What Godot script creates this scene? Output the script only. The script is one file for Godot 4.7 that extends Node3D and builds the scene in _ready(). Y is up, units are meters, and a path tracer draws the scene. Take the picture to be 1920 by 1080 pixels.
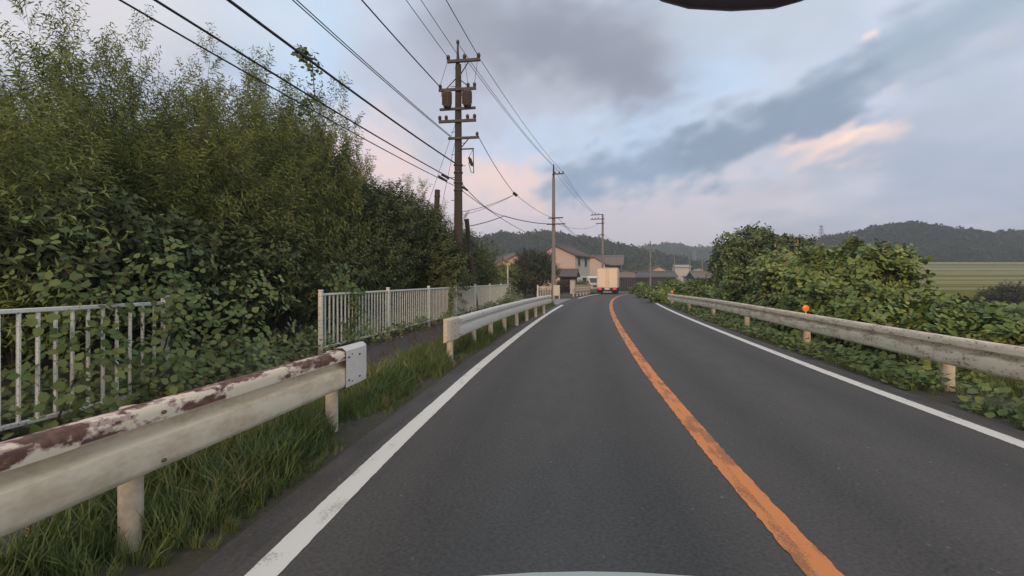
extends Node3D
# Country road at dusk. World: x right, y up, forward is -z. "D" is distance ahead (-z), ground level of the road is 0.

const CAM_H := 1.4
const FOC := 950.0
const HOR := 525.0
var rng := RandomNumberGenerator.new()
var M := {}
var road: Array = []          # sampled centre line: [Vector2(x, D), tangent Vector2, arc length]
var used := {}

# ---------------------------------------------------------------- helpers
func px(p: float, d: float) -> float: return (p - 960.0) / FOC * d
func py(p: float, d: float) -> float: return CAM_H + (HOR - p) * d / FOC
func v3(x: float, y: float, d: float) -> Vector3: return Vector3(x, y, -d)
func lin(r: float, g: float, b: float) -> Color: return Color(r, g, b).linear_to_srgb()

func numbered(called: String) -> String:
	if not used.has(called):
		used[called] = 0
		return called
	used[called] += 1
	return "%s_%03d" % [called, used[called]]

func tag(o: Node, label: String, category: String, group := "", kind := "") -> Node:
	if label: o.set_meta("label", label)
	if category: o.set_meta("category", category)
	if group: o.set_meta("group", group)
	if kind: o.set_meta("kind", kind)
	return o

func base(called: String, at: Vector3, label: String, category: String, group := "", turn := 0.0) -> Node3D:
	var o := Node3D.new()
	o.name = numbered(called)
	add_child(o)
	o.position = at
	o.rotation.y = turn
	tag(o, label, category, group)
	return o

func mb() -> SurfaceTool:
	var st := SurfaceTool.new()
	st.begin(Mesh.PRIMITIVE_TRIANGLES)
	return st

func part(called: String, mesh: Mesh, m: Material, parent: Node, at := Vector3.ZERO, turn := Vector3.ZERO) -> MeshInstance3D:
	var o := MeshInstance3D.new()
	o.name = called
	o.mesh = mesh
	o.material_override = m
	parent.add_child(o, true)
	o.position = at
	o.rotation = turn
	return o

func done(st: SurfaceTool, smooth := false) -> ArrayMesh:
	if not smooth:
		pass
	st.generate_normals()
	return st.commit()

func built(called: String, st: SurfaceTool, m: Material, parent: Node) -> MeshInstance3D:
	return part(called, done(st), m, parent)

func top(called: String, mesh: Mesh, m: Material, label: String, category: String, group := "", kind := "") -> MeshInstance3D:
	var o := part(numbered(called), mesh, m, self)
	tag(o, label, category, group, kind)
	return o

func tri(st: SurfaceTool, a: Vector3, b: Vector3, c: Vector3) -> void:
	st.add_vertex(a); st.add_vertex(b); st.add_vertex(c)

func quad(st: SurfaceTool, a: Vector3, b: Vector3, c: Vector3, d: Vector3) -> void:
	# a b c d clockwise seen from the front
	st.set_smooth_group(-1)
	st.set_uv(Vector2(0, 0)); st.add_vertex(a)
	st.set_uv(Vector2(1, 0)); st.add_vertex(b)
	st.set_uv(Vector2(1, 1)); st.add_vertex(c)
	st.set_uv(Vector2(0, 0)); st.add_vertex(a)
	st.set_uv(Vector2(1, 1)); st.add_vertex(c)
	st.set_uv(Vector2(0, 1)); st.add_vertex(d)

func bx(st: SurfaceTool, c: Vector3, s: Vector3, bs := Basis.IDENTITY) -> void:
	var h := s * 0.5
	var p := []
	for i in 8:
		p.append(c + bs * Vector3(h.x if i & 1 else -h.x, h.y if i & 2 else -h.y, h.z if i & 4 else -h.z))
	quad(st, p[6], p[7], p[5], p[4])
	quad(st, p[3], p[2], p[0], p[1])
	quad(st, p[2], p[6], p[4], p[0])
	quad(st, p[7], p[3], p[1], p[5])
	quad(st, p[2], p[3], p[7], p[6])
	quad(st, p[4], p[5], p[1], p[0])

func bevel_box(s: Vector3, b: float) -> ArrayMesh:
	# a box with chamfered edges
	var st := mb()
	var h := s * 0.5
	var ax := [Vector3.RIGHT, Vector3.UP, Vector3.BACK]
	st.set_smooth_group(-1)
	var corner := func(sx: int, sy: int, sz: int, along: int) -> Vector3:
		var v := Vector3(sx * (h.x - (0.0 if along == 0 else b)), sy * (h.y - (0.0 if along == 1 else b)), sz * (h.z - (0.0 if along == 2 else b)))
		return v
	var face := func(pts: Array, out: Vector3) -> void:
		var n: Vector3 = (pts[1] - pts[0]).cross(pts[2] - pts[0])
		if n.dot(out) > 0.0: pts.reverse()
		for k in range(1, pts.size() - 1):
			tri(st, pts[0], pts[k], pts[k + 1])
	for a in 3:
		for sgn in [-1, 1]:
			var q := []
			for c in [[-1, -1], [1, -1], [1, 1], [-1, 1]]:
				var sg := [0, 0, 0]
				sg[a] = sgn; sg[(a + 1) % 3] = c[0]; sg[(a + 2) % 3] = c[1]
				q.append(corner.call(sg[0], sg[1], sg[2], a))
			face.call(q, ax[a] * sgn)
	for a in 3:
		var b1 := (a + 1) % 3
		var b2 := (a + 2) % 3
		for s1 in [-1, 1]:
			for s2 in [-1, 1]:
				var q := []
				for e in [[-1, b1], [1, b1], [1, b2], [-1, b2]]:
					var sg := [0, 0, 0]
					sg[a] = e[0]; sg[b1] = s1; sg[b2] = s2
					q.append(corner.call(sg[0], sg[1], sg[2], e[1]))
				face.call(q, ax[b1] * s1 + ax[b2] * s2)
	for sx in [-1, 1]:
		for sy in [-1, 1]:
			for sz in [-1, 1]:
				face.call([corner.call(sx, sy, sz, 0), corner.call(sx, sy, sz, 1), corner.call(sx, sy, sz, 2)], Vector3(sx, sy, sz))
	return done(st)

func tube(st: SurfaceTool, pts: Array, radii: Array, sides := 6, caps := true) -> void:
	var rings := []
	for i in pts.size():
		var t: Vector3
		if i == 0: t = pts[1] - pts[0]
		elif i == pts.size() - 1: t = pts[i] - pts[i - 1]
		else: t = pts[i + 1] - pts[i - 1]
		t = t.normalized()
		var u := t.cross(Vector3.UP if absf(t.y) < 0.95 else Vector3.RIGHT).normalized()
		var w := t.cross(u)
		var ring := []
		var r: float = radii[i] if radii.size() > 1 else radii[0]
		for k in sides:
			var a := TAU * k / sides
			ring.append(pts[i] + (u * cos(a) + w * sin(a)) * r)
		rings.append(ring)
	st.set_smooth_group(1)
	for i in pts.size() - 1:
		for k in sides:
			var k2 := (k + 1) % sides
			tri(st, rings[i][k], rings[i + 1][k], rings[i + 1][k2])
			tri(st, rings[i][k], rings[i + 1][k2], rings[i][k2])
	if caps:
		st.set_smooth_group(-1)
		for e in [0, pts.size() - 1]:
			for k in range(1, sides - 1):
				if e == 0: tri(st, rings[e][0], rings[e][k], rings[e][k + 1])
				else: tri(st, rings[e][0], rings[e][k + 1], rings[e][k])

func lathe(st: SurfaceTool, prof: Array, sides := 12, c := Vector3.ZERO) -> void:
	# prof: array of Vector2(radius, height), bottom to top
	st.set_smooth_group(2)
	for i in prof.size() - 1:
		for k in sides:
			var a := TAU * k / sides
			var b := TAU * (k + 1) / sides
			var p0 := c + Vector3(cos(a) * prof[i].x, prof[i].y, sin(a) * prof[i].x)
			var p1 := c + Vector3(cos(b) * prof[i].x, prof[i].y, sin(b) * prof[i].x)
			var q0 := c + Vector3(cos(a) * prof[i + 1].x, prof[i + 1].y, sin(a) * prof[i + 1].x)
			var q1 := c + Vector3(cos(b) * prof[i + 1].x, prof[i + 1].y, sin(b) * prof[i + 1].x)
			tri(st, p0, q1, q0)
			tri(st, p0, p1, q1)

func mat(col: Color, rough := 0.8, metal := 0.0) -> StandardMaterial3D:
	var m := StandardMaterial3D.new()
	m.albedo_color = col
	m.roughness = rough
	m.metallic = metal
	m.cull_mode = BaseMaterial3D.CULL_DISABLED
	return m

func noise_tex(freq: float, cols: Array, seed_n: int, oct := 4, size := 512, offs := []) -> NoiseTexture2D:
	var n := FastNoiseLite.new()
	n.seed = seed_n
	n.frequency = freq
	n.fractal_octaves = oct
	var g := Gradient.new()
	var o := PackedFloat32Array()
	var c := PackedColorArray()
	for i in cols.size():
		o.append(offs[i] if offs.size() else float(i) / (cols.size() - 1))
		c.append(cols[i])
	g.offsets = o
	g.colors = c
	var t := NoiseTexture2D.new()
	t.width = size
	t.height = size
	t.seamless = true
	t.noise = n
	t.color_ramp = g
	return t

func bump_tex(freq: float, seed_n: int, strength: float, oct := 4) -> NoiseTexture2D:
	var n := FastNoiseLite.new()
	n.seed = seed_n
	n.frequency = freq
	n.fractal_octaves = oct
	var t := NoiseTexture2D.new()
	t.width = 512
	t.height = 512
	t.seamless = true
	t.noise = n
	t.as_normal_map = true
	t.bump_strength = strength
	return t

func noisy(cols: Array, scale: float, freq: float, seed_n: int, rough := 0.85, offs := [], bump := 0.0) -> StandardMaterial3D:
	var m := mat(Color.WHITE, rough)
	m.albedo_texture = noise_tex(freq, cols, seed_n, 5, 512, offs)
	m.uv1_triplanar = true
	m.uv1_world_triplanar = true
	m.uv1_scale = Vector3.ONE * scale
	if bump > 0.0:
		m.normal_enabled = true
		m.normal_texture = bump_tex(freq * 1.7, seed_n + 5, 4.0)
		m.normal_scale = bump
	return m

# ---------------------------------------------------------------- road geometry
func catmull(a: Vector2, b: Vector2, c: Vector2, d: Vector2, t: float) -> Vector2:
	return 0.5 * ((2.0 * b) + (c - a) * t + (2.0 * a - 5.0 * b + 4.0 * c - d) * t * t + (3.0 * b - a - 3.0 * c + d) * t * t * t)

func make_road() -> void:
	var c := [Vector2(0.0, -22), Vector2(0.45, -12), Vector2(1.05, -3), Vector2(1.48, 2.4), Vector2(1.80, 5.4), Vector2(2.34, 9.5), Vector2(3.62, 17.7), Vector2(5.2, 26.6), Vector2(6.95, 35), Vector2(9.0, 43), Vector2(11.4, 50), Vector2(14.6, 57), Vector2(19.0, 63.5), Vector2(25, 69), Vector2(33, 73), Vector2(44, 76), Vector2(58, 78)]
	var pts := []
	for i in range(1, c.size() - 2):
		for k in 24:
			pts.append(catmull(c[i - 1], c[i], c[i + 1], c[i + 2], k / 24.0))
	var s := 0.0
	for i in pts.size():
		var t: Vector2 = (pts[mini(i + 1, pts.size() - 1)] - pts[maxi(i - 1, 0)]).normalized()
		if i: s += pts[i].distance_to(pts[i - 1])
		road.append([pts[i], t, s])

func off(i: int, o: float) -> Vector2:
	var t: Vector2 = road[i][1]
	return road[i][0] + Vector2(t.y, -t.x) * o

func lateral(x: float, d: float) -> float:
	var best := 1e9
	var bi := 0
	for i in range(0, road.size(), 3):
		var q: float = road[i][0].distance_squared_to(Vector2(x, d))
		if q < best:
			best = q
			bi = i
	var t: Vector2 = road[bi][1]
	return (Vector2(x, d) - road[bi][0]).dot(Vector2(t.y, -t.x))

func index_at(d: float) -> int:
	for i in road.size():
		if road[i][0].y >= d: return i
	return road.size() - 1

func ribbon(o1: float, o2: float, d1: float, d2: float, y: float, ragged := 0.0, uvw := 6.4, uvl := 19.2) -> ArrayMesh:
	var st := mb()
	st.set_smooth_group(1)
	var prev := []
	for i in range(index_at(d1), index_at(d2) + 1):
		var sub := 3 if ragged > 0.0 and road[i][0].y < 25.0 else 1
		for q in sub:
			var j := mini(i + 1, road.size() - 1)
			var f := float(q) / sub
			var a := off(i, o1 + rng.randf_range(-1, 1) * ragged).lerp(off(j, o1 + rng.randf_range(-1, 1) * ragged), f)
			var b := off(i, o2 + rng.randf_range(-1, 1) * ragged).lerp(off(j, o2 + rng.randf_range(-1, 1) * ragged), f)
			var s: float = lerpf(road[i][2], road[j][2], f)
			var cur := [v3(a.x, y, a.y), v3(b.x, y, b.y), Vector2((o1 + uvw * 0.5) / uvw, s / uvl), Vector2((o2 + uvw * 0.5) / uvw, s / uvl)]
			if prev.size():
				for k in [[prev, 0], [cur, 0], [cur, 1], [prev, 0], [cur, 1], [prev, 1]]:
					st.set_uv(k[0][k[1] + 2])
					st.add_vertex(k[0][k[1]])
			prev = cur
	return done(st)

func ground_y(x: float, d: float) -> float:
	var l := lateral(x, d)
	var y := -0.025
	if l > 3.4:
		y -= 1.3 * smoothstep(4.6, 11.0, l) + 0.05 * smoothstep(3.4, 4.2, l)
		y += maxf(0.0, d - 45.0) * 0.056 * smoothstep(14.0, 45.0, l) * smoothstep(0.3, 0.62, x / maxf(d, 1.0))
	elif l < -6.0:
		y += 0.7 * smoothstep(-6.2, -10.0, l) * (1.0 - smoothstep(28.0, 36.0, d))
	return y

# ---------------------------------------------------------------- sky
func make_sky() -> Image:
	var w := 1536
	var h := 768
	var n1 := FastNoiseLite.new()
	n1.seed = 11; n1.frequency = 0.9; n1.fractal_octaves = 5
	var n2 := FastNoiseLite.new()
	n2.seed = 23; n2.frequency = 2.4; n2.fractal_octaves = 5
	# cloud streaks: two ends and radius in reference direction units, softness, colour, strength
	var f := [
		[560, 60, 640, 200, 80, 110, Color(.70, .79, .88), .85], [1190, 235, 1330, 130, 55, 70, Color(.70, .79, .89), .9], [890, 300, 1060, 255, 25, 60, Color(.70, .77, .86), .8],
		[960, 215, 1120, 235, 20, 50, Color(.72, .79, .88), .6],
		[-100, 40, 280, 30, 70, 110, Color(.82, .80, .81), .8], [300, 20, 520, 40, 20, 70, Color(.78, .80, .84), .5],
		[620, 275, 730, 265, 30, 80, Color(.85, .78, .79), .85], [480, 330, 900, 385, 40, 110, Color(.86, .79, .80), .75], [860, 400, 1200, 440, 20, 80, Color(.80, .76, .79), .7], [600, 320, 760, 320, 12, 45, Color(.89, .78, .76), .75], [880, 335, 985, 345, 18, 55, Color(.90, .79, .76), .85],
		[890, 50, 1200, 110, 95, 75, Color(.57, .59, .64), .95], [1010, 60, 1180, 130, 45, 60, Color(.52, .54, .60), .75], [900, 190, 1050, 190, 40, 70, Color(.68, .69, .74), .6], [690, 100, 800, 160, 30, 90, Color(.70, .70, .75), .5],
		[1340, 40, 1540, 20, 55, 80, Color(.69, .73, .78), .8],
		[1080, 340, 1330, 290, 34, 42, Color(.53, .60, .69), .97], [1300, 295, 1560, 185, 44, 38, Color(.51, .57, .65), .97], [1530, 190, 1730, 85, 40, 42, Color(.52, .58, .66), .97], [1700, 95, 1960, -70, 45, 55, Color(.59, .65, .72), .9],
		[1120, 350, 1300, 330, 14, 40, Color(.56, .64, .73), .6],
		[1490, 276, 1690, 246, 20, 26, Color(.88, .79, .78), .95], [1560, 260, 1690, 240, 16, 22, Color(.91, .81, .78), .9], [1590, 256, 1650, 244, 8, 18, Color(.94, .84, .78), .9], [1600, 82, 1620, 72, 6, 16, Color(.92, .84, .81), .85], [1665, 175, 1690, 165, 3, 14, Color(.82, .79, .82), .6],
		[1720, 320, 1960, 300, 55, 70, Color(.62, .67, .75), .8], [1760, 170, 1960, 200, 45, 80, Color(.67, .71, .77), .7], [1800, 390, 1960, 400, 25, 50, Color(.64, .69, .78), .6],
		[1180, 392, 1500, 360, 10, 50, Color(.77, .74, .78), .6], [1000, 420, 1300, 425, 12, 50, Color(.77, .74, .78), .6], [1560, 400, 1800, 380, 20, 60, Color(.67, .70, .77), .6],
	]
	var data := PackedByteArray()
	data.resize(w * h * 3)
	var top_c := Color(.71, .755, .80)
	var warm_c := Color(.90, .81, .73)
	var mid_c := Color(.73, .77, .84)
	var hor_c := Color(.765, .745, .775)
	for j in h:
		var el := (0.5 - (j + 0.5) / h) * PI
		var ey := sin(el)
		var ce := cos(el)
		var basec := hor_c.lerp(mid_c, smoothstep(0.0, 0.3, ey)).lerp(top_c, smoothstep(0.3, 0.9, ey))
		if ey < -0.02:
			basec = Color(.40, .41, .42)
		for i in w:
			var c := basec
			if ey > -0.02:
				var az := (i + 0.5) / w * TAU
				var dx := sin(az) * ce
				var dz := -cos(az) * ce
				# the sky warms broadly towards the low sun
				c = c.lerp(warm_c, .65 * smoothstep(-.1, 1.0, dz * .95 + ey * .28 - dx * .1))
				var k := 1.0 / (maxf(ey, 0.0) + 0.16)
				var a := n1.get_noise_2d(dx * k, dz * k)
				var b := n2.get_noise_2d(dx * k + 7.0, dz * k)
				c = c.lerp(Color(.60, .64, .70), clampf(0.25 + a * 1.3, 0.0, 0.6))
				c = c.lerp(Color(.84, .79, .80), clampf(b * 1.1 - 0.05, 0.0, 0.2) * (1.0 - smoothstep(0.1, 0.7, ey)))
				if dz < -0.25:
					var u := 960.0 - 950.0 * dx / dz + b * 46.0 + a * 40.0
					var v := 525.0 + 950.0 * ey / dz + b * 26.0 + n2.get_noise_2d(dx * 3.0 * k, ey * 9.0 + 3.0) * 34.0
					for q in f:
						var abx: float = q[2] - q[0]
						var aby: float = q[3] - q[1]
						var t := clampf(((u - q[0]) * abx + (v - q[1]) * aby) / (abx * abx + aby * aby), 0.0, 1.0)
						var ex: float = u - q[0] - abx * t
						var eyy: float = v - q[1] - aby * t
						var dist := sqrt(ex * ex + eyy * eyy)
						var r0: float = q[4]
						var soft: float = q[5]
						if dist < r0 + soft:
							c = c.lerp(q[6], q[7] * (1.0 - smoothstep(maxf(r0 - soft, 0.0), r0 + soft, dist)))
			var p := (j * w + i) * 3
			data[p] = int(clampf(c.r, 0, 1) * 255.0)
			data[p + 1] = int(clampf(c.g, 0, 1) * 255.0)
			data[p + 2] = int(clampf(c.b, 0, 1) * 255.0)
	return Image.create_from_data(w, h, false, Image.FORMAT_RGB8, data)

# ---------------------------------------------------------------- materials made of computed pictures
func asphalt_image() -> Image:
	var w := 640
	var h := 1920
	var im := Image.create(w, h, false, Image.FORMAT_RGB8)
	var fine := FastNoiseLite.new(); fine.seed = 3; fine.frequency = 0.35; fine.fractal_octaves = 2
	var mid := FastNoiseLite.new(); mid.seed = 8; mid.frequency = 0.02; mid.fractal_octaves = 4
	for j in h:
		for i in w:
			var o := (i + 0.5) / w * 6.4 - 3.2
			# tyre tracks are polished a little darker, the strip between them stays grey
			var tr := 0.0
			for q in [-2.05, -0.62, 0.62, 2.05]:
				tr += exp(-pow((o - q) / 0.30, 2.0))
			var m := mid.get_noise_2d(i * 1.6, j * 0.5)
			var g := 0.078 - 0.022 * tr * (0.8 + m) + 0.012 * m + 0.034 * fine.get_noise_2d(i, j)
			if absf(o) > 2.8: g *= 0.85 + 0.2 * m
			im.set_pixel(i, j, lin(g * 1.05, g * 1.0, g * 0.92))
	for k in 1500:
		var x := rng.randi_range(0, w - 2)
		var y := rng.randi_range(0, h - 3)
		var g := rng.randf_range(0.11, 0.22) if k > 200 else rng.randf_range(.25, .45)
		im.set_pixel(x, y, lin(g, g * 0.98, g * 0.94))
		if rng.randf() < 0.4: im.set_pixel(x, y + 1, lin(g * 0.9, g * 0.88, g * 0.85))
	return im

func rail_image(rust: bool) -> Image:
	# along the rail (1 px = 5 mm), v runs over the folded profile from its top edge to its bottom edge
	var w := 1024
	var h := 128
	var im := Image.create(w, h, false, Image.FORMAT_RGB8)
	var n := FastNoiseLite.new(); n.seed = 31 if rust else 47; n.frequency = 0.018; n.fractal_octaves = 5
	var n2 := FastNoiseLite.new(); n2.seed = 77; n2.frequency = 0.11; n2.fractal_octaves = 4
	var cream := Color(0.80, 0.72, 0.56)
	var stain := Color(0.38, 0.32, 0.24)
	for j in h:
		var v := (j + 0.5) / h
		for i in w:
			var a := n.get_noise_2d(i * (0.55 if rust else 0.5), j * 1.6)
			var b := n2.get_noise_2d(i * 0.6, j)
			var c := cream.lerp(Color(0.62, 0.53, 0.38), clampf(0.3 + a * 1.2 + b * 0.5, 0.0, 1.0))
			if rust:
				if v < 0.26 and a * 1.5 + b * 0.6 + 0.17 - v * 1.5 > 0.0:
					c = Color(0.20, 0.105, 0.068).lerp(Color(0.12, 0.062, 0.042), clampf(0.5 + b * 2.0, 0, 1))
				elif v < 0.30 and a * 1.2 + b * 0.5 + 0.42 - v * 1.6 > 0.0:
					c = Color(0.47, 0.35, 0.31)
			else:
				# dirt and lichen caught in the fold and along the lower wave, in ragged patches
				var g := 0.0
				g = maxf(g, 1.0 - absf(v - 0.33) / 0.07)
				g = maxf(g, 0.85 - absf(v - 0.56) / 0.16)
				g = maxf(g, 0.5 - absf(v - 0.93) / 0.06)
				c = c.lerp(stain, clampf((g + a * 1.3 + b * 0.9 - 0.38) * 1.1, 0.0, 0.7))
				if b + a * 0.5 > 0.5: c = c.lerp(Color(0.17, 0.14, 0.10), 0.7)
			im.set_pixel(i, j, Color(c.r, c.g, c.b).linear_to_srgb())
	return im

func paint_image(col: Color, under: Color, wear: float, seed_n: int) -> Image:
	var w := 96
	var h := 1024
	var im := Image.create(w, h, false, Image.FORMAT_RGB8)
	var n := FastNoiseLite.new(); n.seed = seed_n; n.frequency = 0.02; n.fractal_octaves = 5
	var n2 := FastNoiseLite.new(); n2.seed = seed_n + 9; n2.frequency = 0.2; n2.fractal_octaves = 3
	for j in h:
		for i in w:
			var a := n.get_noise_2d(i * 0.7, j * 0.35)
			var b := n2.get_noise_2d(i, j)
			var t := clampf((a * 1.5 + b * 0.6 + wear) * 1.6, 0.0, 0.72)
			im.set_pixel(i, j, col.lerp(under, t).lerp(col * 1.06, 0.3 * clampf(-b, 0, 1)).linear_to_srgb())
	return im

func leafy(rough := 0.55) -> StandardMaterial3D:
	var m := mat(Color.WHITE, rough)
	m.vertex_color_use_as_albedo = true
	m.backlight_enabled = true
	m.backlight = Color(0.16, 0.2, 0.07)
	m.metallic_specular = 0.35
	return m

func tex_mat(im: Image, rough: float, scale := Vector3.ONE) -> StandardMaterial3D:
	var m := mat(Color.WHITE, rough)
	m.albedo_texture = ImageTexture.create_from_image(im)
	m.uv1_scale = scale
	return m

func make_materials() -> void:
	M.asphalt = tex_mat(asphalt_image(), 0.78)
	M.white_line = tex_mat(paint_image(Color(0.78, 0.78, 0.73), Color(0.42, 0.42, 0.40), -0.5, 5), 0.7, Vector3(20, 4, 1))
	M.orange_line = tex_mat(paint_image(Color(0.74, 0.275, 0.085), Color(0.26, 0.12, 0.06), -0.02, 15), 0.75, Vector3(20, 4, 1))
	M.path = noisy([lin(.045, .044, .042), lin(.075, .073, .07), lin(.06, .057, .05)], 0.35, 0.03, 41, 0.92, [], 0.4)
	M.concrete = noisy([lin(.22, .21, .19), lin(.34, .33, .30)], 0.3, 0.02, 43, 0.9, [], 0.4)
	M.ground = noisy([lin(.045, .044, .030), lin(.06, .075, .03), lin(.065, .062, .042), lin(.05, .065, .025)], 0.13, 0.02, 45, 0.95, [], 0.6)
	M.verge = noisy([lin(.07, .06, .045), lin(.05, .05, .03), lin(.10, .088, .068)], 0.7, 0.03, 46, 0.95, [], 0.6)
	M.field_a = noisy([lin(.18, .19, .065), lin(.24, .225, .08), lin(.28, .24, .10)], 0.05, 0.02, 51, 0.95)
	M.field_b = noisy([lin(.14, .17, .052), lin(.21, .215, .07), lin(.25, .235, .085)], 0.05, 0.02, 52, 0.95)
	M.field_c = noisy([lin(.22, .22, .085), lin(.32, .28, .12)], 0.05, 0.02, 54, 0.95)
	M.bank = noisy([lin(.13, .165, .052), lin(.17, .195, .065)], 0.1, 0.03, 53, 0.95)
	M.rail_rust = tex_mat(rail_image(true), 0.62)
	M.rail_old = tex_mat(rail_image(false), 0.7)
	M.rail_white = noisy([lin(.60, .60, .54), lin(.72, .72, .66)], 0.4, 0.03, 61, 0.5)
	M.cream = noisy([lin(.50, .46, .36), lin(.62, .57, .46)], 1.2, 0.03, 62, 0.65, [0.3, 0.7])
	M.cap_white = noisy([lin(.66, .65, .60), lin(.76, .75, .71)], 0.8, 0.02, 63, 0.5)
	M.bolt = mat(lin(.12, .10, .085), 0.6, 0.5)
	M.fence = noisy([lin(.20, .17, .11), lin(.74, .77, .69), lin(.82, .84, .78)], 1.4, 0.03, 64, 0.55, [0.16, 0.27, 0.8])
	M.pole = noisy([lin(.050, .042, .038), lin(.080, .068, .062)], 0.6, 0.03, 65, 0.9, [], 0.3)
	M.pole_grey = noisy([lin(.19, .18, .18), lin(.27, .26, .26)], 0.4, 0.03, 66, 0.9)
	M.steel = mat(lin(.07, .065, .063), 0.6, 0.3)
	M.transformer = noisy([lin(.075, .064, .058), lin(.12, .105, .095)], 1.4, 0.03, 67, 0.7)
	M.porcelain = mat(lin(.075, .07, .068), 0.4)
	M.wire = mat(lin(.022, .023, .025), 0.6)
	M.leaf = leafy()
	M.far_leaf = leafy(0.9)
	M.bark = noisy([lin(.05, .042, .03), lin(.10, .085, .06)], 1.5, 0.04, 68, 0.95)
	M.culm = noisy([lin(.08, .085, .04), lin(.13, .12, .06)], 1.5, 0.04, 69, 0.8)
	M.thicket = noisy([lin(.025, .032, .012), lin(.05, .065, .022)], 0.8, 0.06, 70, 0.95, [], 0.8)  # very dark green for the shaded inside of the creeper mounds
	M.forest = noisy([lin(.020, .034, .020), lin(.042, .058, .030)], 0.03, 0.05, 71, 0.95)
	M.pink = noisy([lin(.53, .43, .395), lin(.59, .475, .44)], 0.3, 0.02, 72, 0.85)  # gable only: warm low sun put into the wall colour
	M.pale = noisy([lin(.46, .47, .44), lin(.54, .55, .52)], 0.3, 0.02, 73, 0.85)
	M.cream_wall = noisy([lin(.53, .46, .38), lin(.60, .53, .45)], 0.3, 0.02, 74, 0.85)
	M.grey_wall = noisy([lin(.20, .20, .20), lin(.28, .28, .28)], 0.3, 0.02, 75, 0.85)
	M.tile_grey = noisy([lin(.085, .08, .08), lin(.14, .13, .125)], 0.9, 0.05, 76, 0.6)
	M.tile_brown = noisy([lin(.15, .125, .11), lin(.22, .185, .165)], 0.9, 0.05, 77, 0.65)
	M.tile_light = noisy([lin(.30, .30, .31), lin(.42, .42, .43)], 0.9, 0.05, 78, 0.65)
	M.dark_wood = noisy([lin(.030, .024, .02), lin(.06, .05, .042)], 0.8, 0.04, 79, 0.85)
	M.board_wall = noisy([lin(.028, .029, .03), lin(.05, .05, .052)], 0.5, 0.03, 80, 0.85)
	M.glass = mat(lin(.03, .035, .04), 0.08)
	M.glass.metallic_specular = 0.7
	M.frame = mat(lin(.12, .115, .11), 0.5)
	M.truck_sunset_white = mat(lin(.80, .70, .56), 0.3)  # white body warmed so its colour carries the reflected sunset
	M.truck_trim = mat(lin(.50, .48, .46), 0.35, 0.5)
	M.black = mat(lin(.02, .02, .021), 0.7)
	M.rubber = mat(lin(.018, .018, .018), 0.85)
	M.red_lamp = mat(lin(.55, .03, .025), 0.25)
	M.red_lamp.emission_enabled = true
	M.red_lamp.emission = lin(.9, .10, .07)
	M.red_lamp.emission_energy_multiplier = 0.5
	M.plate = mat(lin(.62, .62, .60), 0.5)
	M.car_white = mat(lin(.66, .70, .64), 0.4)
	M.orange = mat(lin(.95, .26, .01), 0.35)
	M.orange.emission_enabled = false
	M.yellow = mat(lin(.66, .47, .08), 0.5)
	M.board_white = noisy([lin(.52, .53, .47), lin(.62, .63, .57)], 1.0, 0.04, 81, 0.7)
	M.mirror_shell = mat(lin(.035, .014, .022), 0.5)

# ---------------------------------------------------------------- foliage
func leaf_tri(st: SurfaceTool, p: Vector3, dir: Vector3, side: Vector3, l: float, w: float, droop := 0.0) -> void:
	# a lance-shaped leaf of two triangles, folded a little along its rib
	var n := dir.cross(side).normalized()
	var t := p + dir * l - Vector3.UP * droop * l
	var a := p + dir * l * 0.38 + side * w * 0.5 - n * w * .15
	var b := p + dir * l * 0.38 - side * w * 0.5 - n * w * .15
	tri(st, p, a, t); tri(st, p, t, b)

func bamboo_spray(seed_n: int, count: int, len: float, ll: float, lw: float) -> ArrayMesh:
	var r := RandomNumberGenerator.new()
	r.seed = seed_n
	var st := mb()
	st.set_smooth_group(-1)
	var tip := Vector3(r.randf_range(-.1, .1), len, r.randf_range(-.1, .1))
	tri(st, Vector3(-.003, 0, 0), Vector3(.003, 0, 0), tip)
	tri(st, Vector3(0, 0, -.003), Vector3(0, 0, .003), tip)
	for k in count:
		var t := 0.12 + 0.88 * k / (count - 1.0)
		var p := tip * t
		var a := k * 2.4 + r.randf_range(-.5, .5)
		var out := Vector3(cos(a), 0, sin(a))
		var dir := (out * r.randf_range(.7, 1.1) + Vector3.UP * r.randf_range(.2, 1.0)).normalized()
		var side := dir.cross(Vector3(r.randf_range(-1, 1), r.randf_range(-.2, 1), r.randf_range(-1, 1))).normalized()
		leaf_tri(st, p, dir, side, ll * r.randf_range(.65, 1.2), lw * r.randf_range(.8, 1.2), r.randf_range(0.0, 0.35))
	return done(st)

func ovate(st: SurfaceTool, p: Vector3, dir: Vector3, side: Vector3, l: float, w: float) -> void:
	var n := dir.cross(side).normalized()
	var a := p + dir * l * .25 + side * w * .46 - n * w * .06
	var b := p + dir * l * .6 + side * w * .42 - n * w * .10
	var t := p + dir * l - n * w * .22
	var c := p + dir * l * .6 - side * w * .42 - n * w * .10
	var d := p + dir * l * .25 - side * w * .46 - n * w * .06
	tri(st, p, a, b); tri(st, p, b, t); tri(st, p, t, c); tri(st, p, c, d)

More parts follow.
